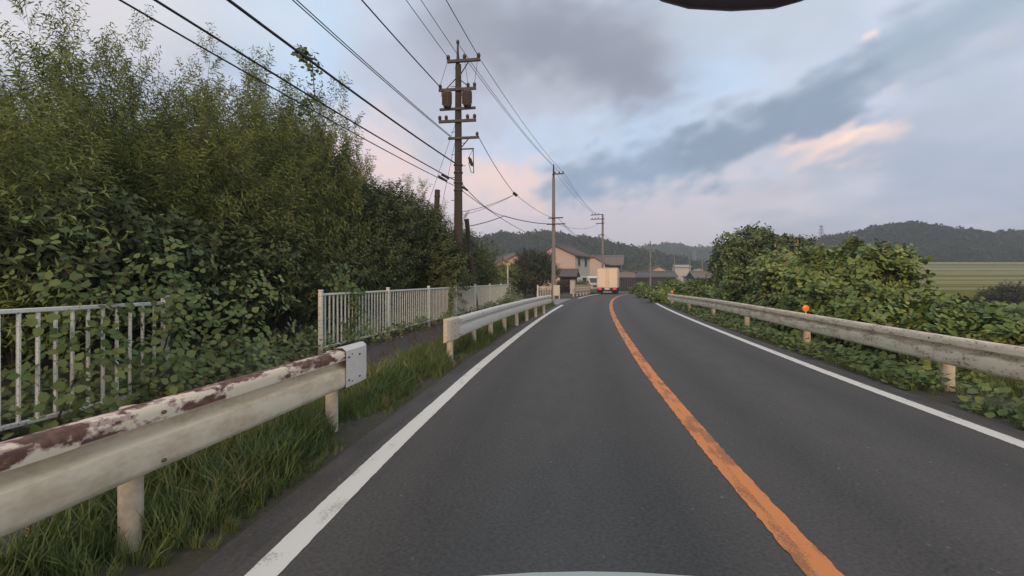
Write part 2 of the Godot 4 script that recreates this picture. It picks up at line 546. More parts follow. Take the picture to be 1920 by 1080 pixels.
func kudzu_leaf(seed_n: int) -> ArrayMesh:
	# three broad leaflets on a stalk, facing +y
	var r := RandomNumberGenerator.new()
	r.seed = seed_n
	var st := mb()
	st.set_smooth_group(-1)
	for k in 3:
		var a: float = [0.0, 2.0, -2.0][k] + r.randf_range(-.25, .25)
		var dir := Vector3(sin(a), r.randf_range(-.35, .15), cos(a)).normalized()
		var side := dir.cross(Vector3(r.randf_range(-.35, .35), 1, r.randf_range(-.35, .35))).normalized()
		ovate(st, dir * 0.02 + (Vector3(0, 0, .05) if k == 0 else Vector3.ZERO), dir, side, r.randf_range(.13, .165), r.randf_range(.12, .15))
	return done(st)

func shrub_spray(seed_n: int) -> ArrayMesh:
	var r := RandomNumberGenerator.new()
	r.seed = seed_n
	var st := mb()
	st.set_smooth_group(-1)
	for k in 11:
		var t := .1 + .9 * k / 10.0
		var a := k * 2.4
		var dir := Vector3(cos(a), r.randf_range(.0, .9), sin(a)).normalized()
		var side := dir.cross(Vector3(r.randf_range(-.6, .6), 1, r.randf_range(-.6, .6))).normalized()
		leaf_tri(st, Vector3(0, t * .34, 0), dir, side, r.randf_range(.075, .12), r.randf_range(.045, .065), r.randf_range(0, .2))
	return done(st)

func grass_tuft(seed_n: int, hgt: float, blades: int, spread: float) -> ArrayMesh:
	var r := RandomNumberGenerator.new()
	r.seed = seed_n
	var st := mb()
	st.set_smooth_group(-1)
	for k in blades:
		var a := r.randf() * TAU
		var p := Vector3(cos(a), 0, sin(a)) * r.randf() * spread
		var lean := Vector3(r.randf_range(-1, 1), 0, r.randf_range(-1, 1)) * .55
		var hh := hgt * r.randf_range(.5, 1.1)
		var w := Vector3(cos(a + 1.3), 0, sin(a + 1.3)) * r.randf_range(.0035, .006)
		var m := p + Vector3.UP * hh * .6 + lean * hh * .25
		var t := p + Vector3.UP * hh * .95 + lean * hh * .8
		tri(st, p - w, m - w * .8, m + w * .8)
		tri(st, p - w, m + w * .8, p + w)
		tri(st, m - w * .8, t, m + w * .8)
	return done(st)

func scatter(called: String, mesh: Mesh, m: Material, xf: Array, cols: Array, parent: Node) -> MultiMeshInstance3D:
	var mm := MultiMesh.new()
	mm.transform_format = MultiMesh.TRANSFORM_3D
	mm.use_colors = true
	mm.mesh = mesh
	mm.instance_count = xf.size()
	for i in xf.size():
		mm.set_instance_transform(i, xf[i])
		mm.set_instance_color(i, cols[i])
	var o := MultiMeshInstance3D.new()
	o.name = called
	o.multimesh = mm
	o.material_override = m
	parent.add_child(o, true)
	return o

func bake(mesh: Mesh, xf: Array, cols: Array) -> ArrayMesh:
	# many copies of a small mesh joined into one
	var arr := mesh.surface_get_arrays(0)
	var v: PackedVector3Array = arr[Mesh.ARRAY_VERTEX]
	var nn: PackedVector3Array = arr[Mesh.ARRAY_NORMAL]
	if arr[Mesh.ARRAY_INDEX] != null:
		var v2 := PackedVector3Array()
		var n2 := PackedVector3Array()
		for i in arr[Mesh.ARRAY_INDEX]:
			v2.append(v[i]); n2.append(nn[i])
		v = v2; nn = n2
	var av := PackedVector3Array()
	var an := PackedVector3Array()
	var ac := PackedColorArray()
	var one := PackedColorArray()
	one.resize(v.size())
	for i in xf.size():
		var t: Transform3D = xf[i]
		av.append_array(t * v)
		an.append_array(Transform3D(t.basis.orthonormalized(), Vector3.ZERO) * nn)
		one.fill(cols[i])
		ac.append_array(one)
	var out := []
	out.resize(Mesh.ARRAY_MAX)
	out[Mesh.ARRAY_VERTEX] = av
	out[Mesh.ARRAY_NORMAL] = an
	out[Mesh.ARRAY_COLOR] = ac
	var m := ArrayMesh.new()
	m.add_surface_from_arrays(Mesh.PRIMITIVE_TRIANGLES, out)
	return m

func foliage(called: String, mesh: Mesh, m: Material, xf: Array, cols: Array, parent: Node) -> MeshInstance3D:
	return part(called, bake(mesh, xf, cols), m, parent)

func up_basis(y: Vector3, spin: float, s: float) -> Basis:
	y = y.normalized()
	var x := y.cross(Vector3.FORWARD if absf(y.z) < .9 else Vector3.RIGHT).normalized()
	x = x.rotated(y, spin)
	return Basis(x, y, x.cross(y)).scaled(Vector3.ONE * s)

func tint(a: Color, b: Color) -> Color:
	var c := a.lerp(b, rng.randf())
	var k := rng.randf_range(.82, 1.18)
	return Color(c.r * k, c.g * k, c.b * k)

var BAM_A := Color(.105, .150, .048)
var BAM_B := Color(.235, .285, .095)
var KUD_A := Color(.092, .155, .046)
var KUD_B := Color(.205, .275, .085)
var SHR_A := Color(.078, .112, .042)
var SHR_B := Color(.175, .215, .082)

func bamboo_proto(h: float, r: float, culms: int, dens: float) -> Array:
	var nz := FastNoiseLite.new()
	nz.seed = rng.randi() % 1000
	nz.frequency = .75
	nz.fractal_octaves = 2
	var st := mb()
	var xf := []
	var cols := []
	for k in culms:
		var a := rng.randf() * TAU
		var b := Vector3(cos(a), 0, sin(a)) * r * .55 * sqrt(rng.randf())
		var ld := Vector3(cos(a) + rng.randf_range(-.5, .5), 0, sin(a) + rng.randf_range(-.5, .5))
		var hh: float = h * (rng.randf_range(.5, .86) if k > 2 else [1.0, .95, .9][k])
		var lean: float = r * rng.randf_range(.25, .95) * (1.25 - hh / h * .8)
		var pts := []
		var rad := []
		for q in 8:
			var t := q / 7.0
			pts.append(b + Vector3.UP * hh * (t - .06 * t * t * t) + ld * lean * pow(t, 1.9))
			rad.append(lerpf(.014, .003, t))
		tube(st, pts, rad, 4, false)
		var n := int(hh * 16.0 * dens)
		for q in n:
			var t := lerpf(.08, 1.0, float(q) / n)
			var f := t * 7.0
			var i0 := mini(int(f), 6)
			var p: Vector3 = pts[i0].lerp(pts[i0 + 1], f - i0)
			var a2 := rng.randf() * TAU
			var out := Vector3(cos(a2), 0, sin(a2))
			var reach := rng.randf() * .62 * (1.0 - t * t) + .02
			var up := lerpf(.1, 1.9, t * t) + rng.randf_range(-.5, .5)
			var sp := p + out * reach
			# foliage hangs in tufts with gaps between them; leaf tone follows the same noise, darker beside the gaps
			var tuft := nz.get_noise_3dv(sp)
			if tuft < -.12 and t < .85 and rng.randf() < .8: continue
			var tuft_tone := clampf(.5 + tuft * 1.1 + rng.randf_range(-.25, .25), 0.0, 1.0)
			xf.append(Transform3D(up_basis(out + Vector3.UP * up, rng.randf() * TAU, rng.randf_range(.8, 1.35) * lerpf(1.25, .68, t)), sp))
			var lc := BAM_A.lerp(BAM_B, tuft_tone)
			var kk := rng.randf_range(.85, 1.15)
			cols.append(Color(lc.r * kk, lc.g * kk, lc.b * kk))
	return [done(st), bake(M.spray_mesh[rng.randi() % 3], xf, cols)]

func bamboo(x: float, d: float, h: float, wide: float, label: String) -> void:
	if not M.has("bamboo"):
		M.bamboo = []
		for k in 5: M.bamboo.append(bamboo_proto(6.0, 1.6, 26, 1.0))
	var gy := ground_y(x, d)
	var o := base("bamboo_clump", v3(x, gy, d), label, "bamboo", "bamboo thicket beside the footpath", rng.randf() * TAU)
	var pr: Array = M.bamboo[rng.randi() % 5]
	var sc := Vector3(wide / 1.6, (h - gy) / 6.0, wide / 1.6)
	part("culms", pr[0], M.culm, o).scale = sc
	part("crown", pr[1], M.leaf, o).scale = sc

func shrub(x: float, d: float, h: float, r: float, n: int, label: String, ca := SHR_A, cb := SHR_B, called := "shrub", cat := "shrub", size := 1.0, group := "") -> Node3D:
	var o := base(called, v3(x, ground_y(x, d), d), label, cat, group)
	var st := mb()
	var lobes := []
	for k in 7:
		var a := k * 2.4 + rng.randf() * .8
		lobes.append([Vector3(cos(a) * r * .5 * rng.randf(), h * rng.randf_range(.35, .78), sin(a) * r * .5 * rng.randf()), r * rng.randf_range(.45, .7)])
	for k in 7:
		var c: Vector3 = lobes[k][0]
		tube(st, [Vector3(0, -.1, 0), c * .45 + Vector3(0, h * .1, 0), c], [.05 * h / 3.0 + .01, .03 * h / 3.0, .01], 5, false)
	built("trunk", st, M.bark, o)
	var xf := []
	var cols := []
	for k in n:
		var lo: Array = lobes[rng.randi() % 7]
		var dir := Vector3(rng.randfn(), rng.randfn() * .9 + .2, rng.randfn()).normalized()
		var p: Vector3 = lo[0] + dir * lo[1] * pow(rng.randf(), .4) * Vector3(1, h / r * .42, 1)
		if p.y < .05 or p.y > h * 1.06: p.y = rng.randf_range(.1, h * .95)
		xf.append(Transform3D(up_basis(dir + Vector3.UP * .5, rng.randf() * TAU, size * rng.randf_range(.7, 1.3)), p))
		cols.append(tint(ca, cb))
	foliage("crown", M.shrub_mesh[rng.randi() % 2], M.leaf, xf, cols, o)
	return o

func mound(x: float, d: float, lobes: Array, n: int, label: String, size := 1.0, rough := .5, ca := KUD_A, cb := KUD_B, box := .42) -> void:
	n = int(n * 2.1)
	size *= .63
	# creeper heaped over whatever grows beneath: lobes are [dx, dd, radius x, radius z, height of the top above the road]
	var gy := ground_y(x, d)
	var o := base("kudzu_mound", v3(x, gy, d), label, "creeper", "creeper mounds beyond the guard rail")
	var nz := FastNoiseLite.new()
	nz.seed = int(x * 31 + d * 7)
	nz.frequency = .55
	nz.fractal_octaves = 4
	var surf := func(l: Array, u: float, w: float) -> Vector3:
		# u around, w 0 at the foot .. 1 at the top
		var e := pow(maxf(1.0 - w * w, 0.0), box)
		var p := Vector3(cos(u) * l[2] * e, w * l[4], sin(u) * l[3] * e)
		var k: float = .92 + rough * nz.get_noise_3d(p.x + l[0], p.y * 1.3, p.z + l[1])
		return Vector3(l[0], 0, -l[1]) + p * Vector3(k, .94 + .5 * (k - .92), k)
	for l in lobes: l[4] -= gy
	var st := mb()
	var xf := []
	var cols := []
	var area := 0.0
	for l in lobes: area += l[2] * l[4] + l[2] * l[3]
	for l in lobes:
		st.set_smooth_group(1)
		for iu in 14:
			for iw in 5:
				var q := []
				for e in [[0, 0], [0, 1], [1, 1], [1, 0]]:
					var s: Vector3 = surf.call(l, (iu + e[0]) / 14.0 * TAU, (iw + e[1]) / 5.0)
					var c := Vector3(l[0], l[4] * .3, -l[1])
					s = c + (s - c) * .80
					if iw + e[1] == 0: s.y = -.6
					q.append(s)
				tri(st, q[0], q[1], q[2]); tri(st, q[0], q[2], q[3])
		var m := int(n * (l[2] * l[4] + l[2] * l[3]) / area)
		for k in m:
			var u := rng.randf() * TAU
			var w := rng.randf()
			if rng.randf() < .25: w = sqrt(w)
			var p: Vector3 = surf.call(l, u, w)
			var e2 := Vector3(l[0], l[4] * .2, -l[1])
			var nrm := Vector3((p.x - e2.x) / (l[2] * l[2]), (p.y - e2.y) / (l[4] * l[4]), (p.z - e2.z) / (l[3] * l[3])).normalized()
			p += nrm * (rng.randf_range(-.22, .06) + .55 * nz.get_noise_3d(p.x * 2.6 + 40.0, p.y * 2.6, p.z * 2.6))
			var fac := nrm * .75 + Vector3.UP * .75 + Vector3(rng.randfn(), rng.randfn(), rng.randfn()) * .42
			xf.append(Transform3D(up_basis(fac, rng.randf() * TAU, size * rng.randf_range(.5, 1.5)), p))
			var pick := rng.randf()
			cols.append(tint(ca, cb) if pick < .88 else tint(Color(.20, .25, .08), Color(.29, .31, .10)) if pick < .985 else tint(Color(.16, .12, .05), Color(.26, .20, .08)))
	built("dark_core", st, M.thicket, o)  # solid dark fill, its colour standing in for shade between leaf clumps
	foliage("foliage", M.kudzu_mesh[rng.randi() % 2], M.leaf, xf, cols, o)

func vine(pts: Array, r: float, n: int, label: String, size := .6, ca := Color(.062, .105, .034), cb := Color(.135, .185, .060), group := "") -> void:
	# leaves along a climbing stem
	var o := base("climbing_vine", pts[0], label, "vine", group)
	var st := mb()
	var loc := []
	for p in pts: loc.append(p - pts[0])
	tube(st, loc, [.012], 4, false)
	built("stem", st, M.bark, o)
	var xf := []
	var cols := []
	for k in n:
		var f := rng.randf() * (loc.size() - 1.001)
		var i := int(f)
		var p: Vector3 = loc[i].lerp(loc[i + 1], f - i)
		var dv := Vector3(rng.randfn(), rng.randfn(), rng.randfn()) * r * .6
		xf.append(Transform3D(up_basis(dv.normalized() * .7 + Vector3(.4, .7, .4), rng.randf() * TAU, size * rng.randf_range(.6, 1.3)), p + dv))
		cols.append(tint(ca, cb))
	foliage("foliage", M.kudzu_mesh[rng.randi() % 2], M.leaf, xf, cols, o)

# ---------------------------------------------------------------- guard rails and fences
const PROFILE := [Vector2(0, 0), Vector2(.05, .002), Vector2(.078, -.012), Vector2(.086, -.045), Vector2(.084, -.092), Vector2(.012, -.108), Vector2(.004, -.130), Vector2(.012, -.152), Vector2(.082, -.176), Vector2(.088, -.215), Vector2(.088, -.305), Vector2(.076, -.338), Vector2(.045, -.352), Vector2(0, -.35)]

func beam_mesh(path: Array, ytop: Callable, side: float, s0 := 0.0, proud := 0.0) -> ArrayMesh:
	var st := mb()
	var front := []
	var s := s0
	var acc := 0.0
	var lens := [0.0]
	for i in range(1, PROFILE.size()):
		acc += PROFILE[i].distance_to(PROFILE[i - 1])
		lens.append(acc)
	for i in path.size():
		var t: Vector2 = (path[mini(i + 1, path.size() - 1)] - path[maxi(i - 1, 0)]).normalized()
		var n := Vector2(t.y, -t.x) * side
		if i: s += path[i].distance_to(path[i - 1])
		var ring := []
		var back := []
		for k in PROFILE.size():
			var q: Vector2 = path[i] + n * (PROFILE[k].x + proud)
			ring.append([v3(q.x, ytop.call(path[i].y) + PROFILE[k].y, q.y), Vector2(s / 5.12, lens[k] / acc)])
			var q2: Vector2 = path[i] + n * (PROFILE[k].x + proud - .005)
			back.append([v3(q2.x, ytop.call(path[i].y) + PROFILE[k].y, q2.y), Vector2(s / 5.12, lens[k] / acc)])
		front.append([ring, back])
	for i in path.size() - 1:
		for layer in 2:
			for k in PROFILE.size() - 1:
				st.set_smooth_group(1 + layer * 4 + (0 if k < 4 else 1 if k < 8 else 2))
				var a = front[i][layer][k]; var b = front[i + 1][layer][k]; var c = front[i + 1][layer][k + 1]; var d = front[i][layer][k + 1]
				var o := [a, b, c, a, c, d]
				if (side > 0) == (layer == 0): o = [a, c, b, a, d, c]
				for e in o:
					st.set_uv(e[1]); st.add_vertex(e[0])
	st.set_smooth_group(-1)
	for i in path.size() - 1:
		for k in [0, PROFILE.size() - 1]:
			for e in [front[i][0][k], front[i + 1][0][k], front[i + 1][1][k], front[i][0][k], front[i + 1][1][k], front[i][1][k]]:
				st.set_uv(e[1]); st.add_vertex(e[0])
	return done(st)

func post_mesh(r: float, h: float) -> ArrayMesh:
	var st := mb()
	lathe(st, [Vector2(r, -.35), Vector2(r, h - .02), Vector2(r * .85, h), Vector2(.0001, h + .006)], 14)
	return done(st)

func curve(pts: Array, step := 6) -> Array:
	var r := []
	for i in pts.size() - 1:
		for k in step:
			r.append(catmull(pts[maxi(i - 1, 0)], pts[i], pts[i + 1], pts[mini(i + 2, pts.size() - 1)], float(k) / step))
	r.append(pts[-1])
	return r

func along(path: Array, d: float) -> Vector2:
	for i in path.size() - 1:
		if path[i + 1].y >= d:
			return path[i].lerp(path[i + 1], (d - path[i].y) / (path[i + 1].y - path[i].y))
	return path[-1]

func cut(path: Array, d1: float, d2: float) -> Array:
	var r := [along(path, d1)]
	for p in path:
		if p.y > d1 + .05 and p.y < d2 - .05: r.append(p)
	r.append(along(path, d2))
	return r

func end_cap(o: Node, path: Array, d: float, fwd: float, ytop: float, side: float, m: Material, l: float) -> void:
	# the sleeve over the end of a rail: a folded sheet box, open at the back
	var p := along(path, d)
	var t := (along(path, d + .3) - along(path, d - .3)).normalized()
	var n := Vector2(t.y, -t.x) * side
	var st := mb()
	var prof := [Vector2(-.01, .012), Vector2(.06, .014), Vector2(.094, -.012), Vector2(.097, -.06), Vector2(.097, -.30), Vector2(.092, -.345), Vector2(.06, -.364), Vector2(-.01, -.362)]
	var rows := []
	for e in [0.0, l * .55, l * .86, l]:
		var ring := []
		var tuck := 0.0 if e < l * .8 else (.012 if e < l * .95 else .045)
		for q in prof:
			var g: Vector2 = p + t * fwd * e + n * (q.x - tuck * (1.0 if q.x > .05 else 0.0))
			ring.append(v3(g.x, ytop + q.y, g.y))
		rows.append(ring)
	st.set_smooth_group(-1)
	for i in rows.size() - 1:
		for k in prof.size() - 1:
			tri(st, rows[i][k], rows[i + 1][k], rows[i + 1][k + 1])
			tri(st, rows[i][k], rows[i + 1][k + 1], rows[i][k + 1])
	var lastr: Array = rows[-1]
	for k in range(1, prof.size() - 1): tri(st, lastr[0], lastr[k], lastr[k + 1])
	var e_cap := built("end_cap", st, m, o)
	var bm := SphereMesh.new()
	bm.radius = .017; bm.height = .02; bm.radial_segments = 10; bm.rings = 5
	for f in [.10, .52]:
		for yy in [-.075, -.285]:
			var g: Vector2 = p + t * fwd * l * f + n * .094
			part("bolt", bm, M.bolt, e_cap, v3(g.x, ytop + yy, g.y))

func guard_rail(label: String, path: Array, d1: float, d2: float, posts: Array, ytop: Callable, side: float, m: Material, pm: Material, seg: float, pr := .057) -> Node3D:
	var o := base("guard_rail", Vector3.ZERO, label, "guard rail")
	var d := d1
	var k := 0
	while d < d2 - .1:
		var e := minf(d + seg, d2)
		part("beam", beam_mesh(cut(path, maxf(d - (.14 if k else 0.0), d1), e), ytop, side, d * 1.03, .004 * (k % 2)), m, o)
		d = e
		k += 1
	var pmesh := post_mesh(pr, 0.0)
	var br := bevel_box(Vector3(.07, .20, .07), .008)
	var bm := SphereMesh.new()
	bm.radius = .016; bm.height = .02; bm.radial_segments = 8; bm.rings = 4
	for q in posts:
		var p := along(path, q)
		var t := (along(path, q + .3) - along(path, q - .3)).normalized()
		var n := Vector2(t.y, -t.x) * side
		var yy: float = ytop.call(q)
		var st := mb()
		var pc := p - n * (.05 + pr)
		var gy := minf(ground_y(pc.x, pc.y), -.02) - .25
		lathe(st, [Vector2(pr, 0), Vector2(pr, yy - gy - .05), Vector2(pr * .85, yy - gy - .03), Vector2(.0001, yy - gy - .024)], 14)
		var po := part("post", done(st), pm, o, v3(pc.x, gy, pc.y))
		part("bracket", br, pm, po, Vector3(n.x * (.03 + pr * .8), yy - gy - .172, -n.y * (.03 + pr * .8)), Vector3(0, -atan2(t.x, t.y), 0))
		for yo in [-.05, -.30]:
			var g := p + n * .088 + t * .0
			if q > d1 and q < d2: part("bolt", bm, M.bolt, o, v3(g.x, yy + yo, g.y))
	return o

func delineator(p: Vector3, label: String, turn: float) -> void:
	var o := base("delineator", p, label, "reflector", "round orange reflectors on the guard rail", turn)
	var st := mb()
	tube(st, [Vector3(0, -.1, 0), Vector3(0, .07, 0)], [.014], 8)
	built("stem", st, M.cream, o)
	var h := mb()
	lathe(h, [Vector2(.0001, -.010), Vector2(.066, -.009), Vector2(.071, .0), Vector2(.068, .006), Vector2(.06, .010), Vector2(.0001, .012)], 20)
	part("reflector_disc", done(h), M.orange, o, Vector3(0, .10, 0), Vector3(PI / 2, 0, 0))

func fence(label: String, a: Vector2, b: Vector2, spans: int, height: float, skip_first_post := false) -> Node3D:
	var o := base("railing_fence", Vector3.ZERO, label, "fence")
	var dirv := (b - a).normalized()
	var turn := -atan2(dirv.x, dirv.y)
	var span := a.distance_to(b) / spans
	var post := bevel_box(Vector3(.07, height + .33, .07), .006)
	var cap := bevel_box(Vector3(.082, .03, .082), .01)
	var rail := bevel_box(Vector3(.045, .04, span - .07), .006)
	var bar := bevel_box(Vector3(.030, height - .20, .026), .004)
	for i in spans + 1:
		var p := a.lerp(b, float(i) / spans)
		if not (skip_first_post and i == 0):
			var tilt := Vector3(rng.randf_range(-.006, .006), turn, rng.randf_range(-.006, .006))
			var po := part("post", post, M.fence, o, v3(p.x, height * .5 - .135, p.y), tilt)
			part("post_cap", cap, M.fence, po, Vector3(0, height * .5 + .18, 0))
		if i < spans:
			var m := a.lerp(b, (i + .5) / spans)
			part("top_rail", rail, M.fence, o, v3(m.x, height - .03, m.y), Vector3(0, turn, 0))
			part("bottom_rail", rail, M.fence, o, v3(m.x, .14, m.y), Vector3(0, turn, 0))
			var nb := 20
			for k in range(1, nb):
				var q := a.lerp(b, (i + float(k) / nb) / spans)
				part("baluster", bar, M.fence, o, v3(q.x, .14 + (height - .17) * .5, q.y), Vector3(rng.randf_range(-.004, .004), turn, rng.randf_range(-.006, .006)))
	return o

# ---------------------------------------------------------------- poles and wires
func insulator(parent: Node, at: Vector3, s := 1.0) -> void:
	if not M.has("ins"):
		var st := mb()
		lathe(st, [Vector2(.02, -.04), Vector2(.02, .0), Vector2(.055, .01), Vector2(.045, .05), Vector2(.06, .06), Vector2(.05, .10), Vector2(.03, .13), Vector2(.0001, .14)], 10)
		M.ins = done(st)
	part("insulator", M.ins, M.porcelain, parent, at).scale = Vector3.ONE * s

func crossarm(o: Node, y: float, x1: float, x2: float, zoff: float, ins: Array, s := 1.0, m: Material = null) -> Node:
	var a := part("crossarm", bevel_box(Vector3(x2 - x1, .085 * s, .075 * s), .006), m if m else M.steel, o, Vector3((x1 + x2) * .5, y, zoff))
	for q in ins: insulator(a, Vector3(q - (x1 + x2) * .5, .06 * s, 0), s)
	return a

func rod(o: Node, called: String, a: Vector3, b: Vector3, r: float, m: Material) -> void:
	var st := mb()
	tube(st, [a, b], [r], 6)
	built(called, st, m, o)

func big_pole(p: Vector3) -> void:
	var o := base("utility_pole", p, "brown utility pole carrying two transformers behind the white fence", "utility pole", "", -.16)
	var st := mb()
	tube(st, [Vector3(0, -.6, 0), Vector3(0, 4, 0), Vector3(0, 9.9, 0)], [.19, .165, .115], 16)
	built("shaft", st, M.pole, o)
	st = mb()
	tube(st, [Vector3(0, 9.6, 0), Vector3(-.02, 10.4, 0), Vector3(-.02, 10.75, 0)], [.09, .05, .035], 8)
	var tp := built("pole_top_bracket", st, M.steel, o)
	insulator(tp, Vector3(-.02, 10.72, 0), 1.2)
	for q in [[10.3, .12], [10.05, .11]]:
		rod(tp, "brace", Vector3(-.10, 9.7, .08), Vector3(-.03, q[0], .03), .014, M.steel)
	crossarm(o, 9.97, -.40, .92, .17, [-.36, .30, .86], 1.35)
	rod(o, "brace", Vector3(.08, 9.35, .17), Vector3(.46, 9.92, .17), .022, M.steel)
	crossarm(o, 8.86, -.74, .76, .18, [-.68, .44, .70], 1.2)
	rod(o, "brace", Vector3(.06, 9.28, .17), Vector3(.50, 8.92, .17), .02, M.steel)
	rod(o, "brace", Vector3(-.06, 9.28, .17), Vector3(-.42, 8.92, .17), .02, M.steel)
	crossarm(o, 8.10, -.70, .74, .18, [], 1.1)
	crossarm(o, 7.62, -.74, .76, .18, [-.70, -.44, .42, .70], 1.25)
	crossarm(o, 6.95, -.36, .88, .17, [.80], 1.1)
	rod(o, "brace", Vector3(.10, 6.50, .17), Vector3(.45, 6.90, .17), .022, M.steel)
	for sx in [-.36, .44]:
		var t := base_part("transformer", o, Vector3(sx, 8.14, .30))
		st = mb()
		lathe(st, [Vector2(.0001, -.02), Vector2(.14, 0), Vector2(.165, .04), Vector2(.17, .52), Vector2(.18, .53), Vector2(.18, .57), Vector2(.12, .62), Vector2(.0001, .64)], 18)
		built("tank", st, M.transformer, t)
		var fin := bevel_box(Vector3(.012, .40, .05), .003)
		for k in 9:
			var a := PI * (.08 + .84 * k / 8.0)
			part("cooling_fin", fin, M.transformer, t, Vector3(cos(a) * .185, .28, sin(a) * .185), Vector3(0, -a + PI / 2, 0))
		for k in [-.08, .08]:
			st = mb()
			lathe(st, [Vector2(.022, 0), Vector2(.036, .02), Vector2(.026, .05), Vector2(.036, .07), Vector2(.02, .11), Vector2(.0001, .14)], 8, Vector3(k, .58, 0))
			built("bushing", st, M.porcelain, t)
		st = mb()
		tube(st, [Vector3(-.1, .02, .08), Vector3(-.1, -.07, .09)], [.014], 6)
		tube(st, [Vector3(.06, .02, .1), Vector3(.06, -.09, .11)], [.014], 6)
		built("drain", st, M.steel, t)
		var ff := part("fuse_cutout", bevel_box(Vector3(.10, .20, .12), .02), M.porcelain, o, Vector3(sx - .20, 8.66, .24))
		rod(ff, "lead", Vector3(0, -.1, 0), Vector3(.13, -.22, .05), .008, M.wire)
	# bracket with a hanging cable closure
	var c := part("cable_bracket", bevel_box(Vector3(.50, .05, .05), .006), M.steel, o, Vector3(.42, 6.52, .15))
	rod(c, "drop_bar", Vector3(.22, 0, 0), Vector3(.24, -.95, 0), .018, M.steel)
	st = mb()
	tube(st, [Vector3(.20, -.05, 0), Vector3(.06, -.32, .02), Vector3(.06, -.62, .03), Vector3(.14, -.92, .0), Vector3(.24, -.95, 0)], [.014], 6)
	built("cable_loop", st, M.wire, c)
	st = mb()
	tube(st, [Vector3(.05, -.34, .03), Vector3(.10, -.42, .03), Vector3(.17, -.62, .03), Vector3(.20, -.68, .03)], [.04, .065, .065, .04], 10)
	built("cable_closure", st, M.black, c)
	for k in 14:
		var y := 3.2 + k * .45
		if k % 2 == 0: rod(o, "step_bolt", Vector3(.08, y, .0), Vector3(.30, y, .0), .012, M.steel)
		else: rod(o, "step_bolt", Vector3(-.08, y, .0), Vector3(-.30, y, .0), .012, M.steel)
	for y in [5.6, 5.9, 4.9, 5.2]:
		st = mb()
		lathe(st, [Vector2(.175, 0), Vector2(.182, .005), Vector2(.182, .06), Vector2(.17, .065)], 16, Vector3(0, y, 0))
		built("band", st, M.steel, o)
	for q in [[-.68, 8.92, -.36, 9.9], [.70, 8.92, .84, 9.95], [.44, 8.92, .30, 9.95]]:
		rod(o, "jumper_lead", Vector3(q[0], q[1] + .12, .2), Vector3(q[2], q[3] + .12, .2), .008, M.wire)

func base_part(called: String, parent: Node, at: Vector3) -> Node3D:
	var o := Node3D.new()
	o.name = called
	parent.add_child(o, true)
	o.position = at
	return o

func slim_pole(p: Vector3, h: float, r: float, turn: float, arms: Array, m: Material, label: String, group: String) -> Node3D:
	var o := base("utility_pole", p, label, "utility pole", group, turn)
	var st := mb()
	tube(st, [Vector3(0, -.5, 0), Vector3(0, h * .5, 0), Vector3(0, h, 0)], [r, r * .85, r * .65], 12)
	built("shaft", st, m, o)
	for a in arms:
		crossarm(o, a[0], a[1], a[2], r + .03, a[3], 1.0 if r < .18 else 1.1)
	return o

func wire(label: String, a: Vector3, b: Vector3, sag: float, r: float, group: String, called := "overhead_wire", cat := "wire") -> void:
	var st := mb()
	var pts := []
	var n := 28
	for i in n + 1:
		var t := float(i) / n
		pts.append(a.lerp(b, t) - Vector3.UP * sag * 4.0 * t * (1.0 - t))
	tube(st, pts, [r], 5)
	top(called, done(st), M.wire, label, cat, group)

# ---------------------------------------------------------------- vehicles
func wheel(parent: Node, at: Vector3, r: float, w: float) -> void:
	var t := base_part("wheel", parent, at)
	var st := mb()
	lathe(st, [Vector2(r * .55, -w * .5), Vector2(r * .93, -w * .5), Vector2(r, -w * .32), Vector2(r, w * .32), Vector2(r * .93, w * .5), Vector2(r * .55, w * .5)], 22)
	part("tyre", done(st), M.rubber, t, Vector3.ZERO, Vector3(0, 0, PI / 2))
	st = mb()
	lathe(st, [Vector2(.0001, -w * .4), Vector2(r * .3, -w * .42), Vector2(r * .56, -w * .46), Vector2(r * .56, w * .46), Vector2(r * .3, w * .42), Vector2(.0001, w * .4)], 18)
	part("rim", done(st), M.truck_trim, t, Vector3.ZERO, Vector3(0, 0, PI / 2))

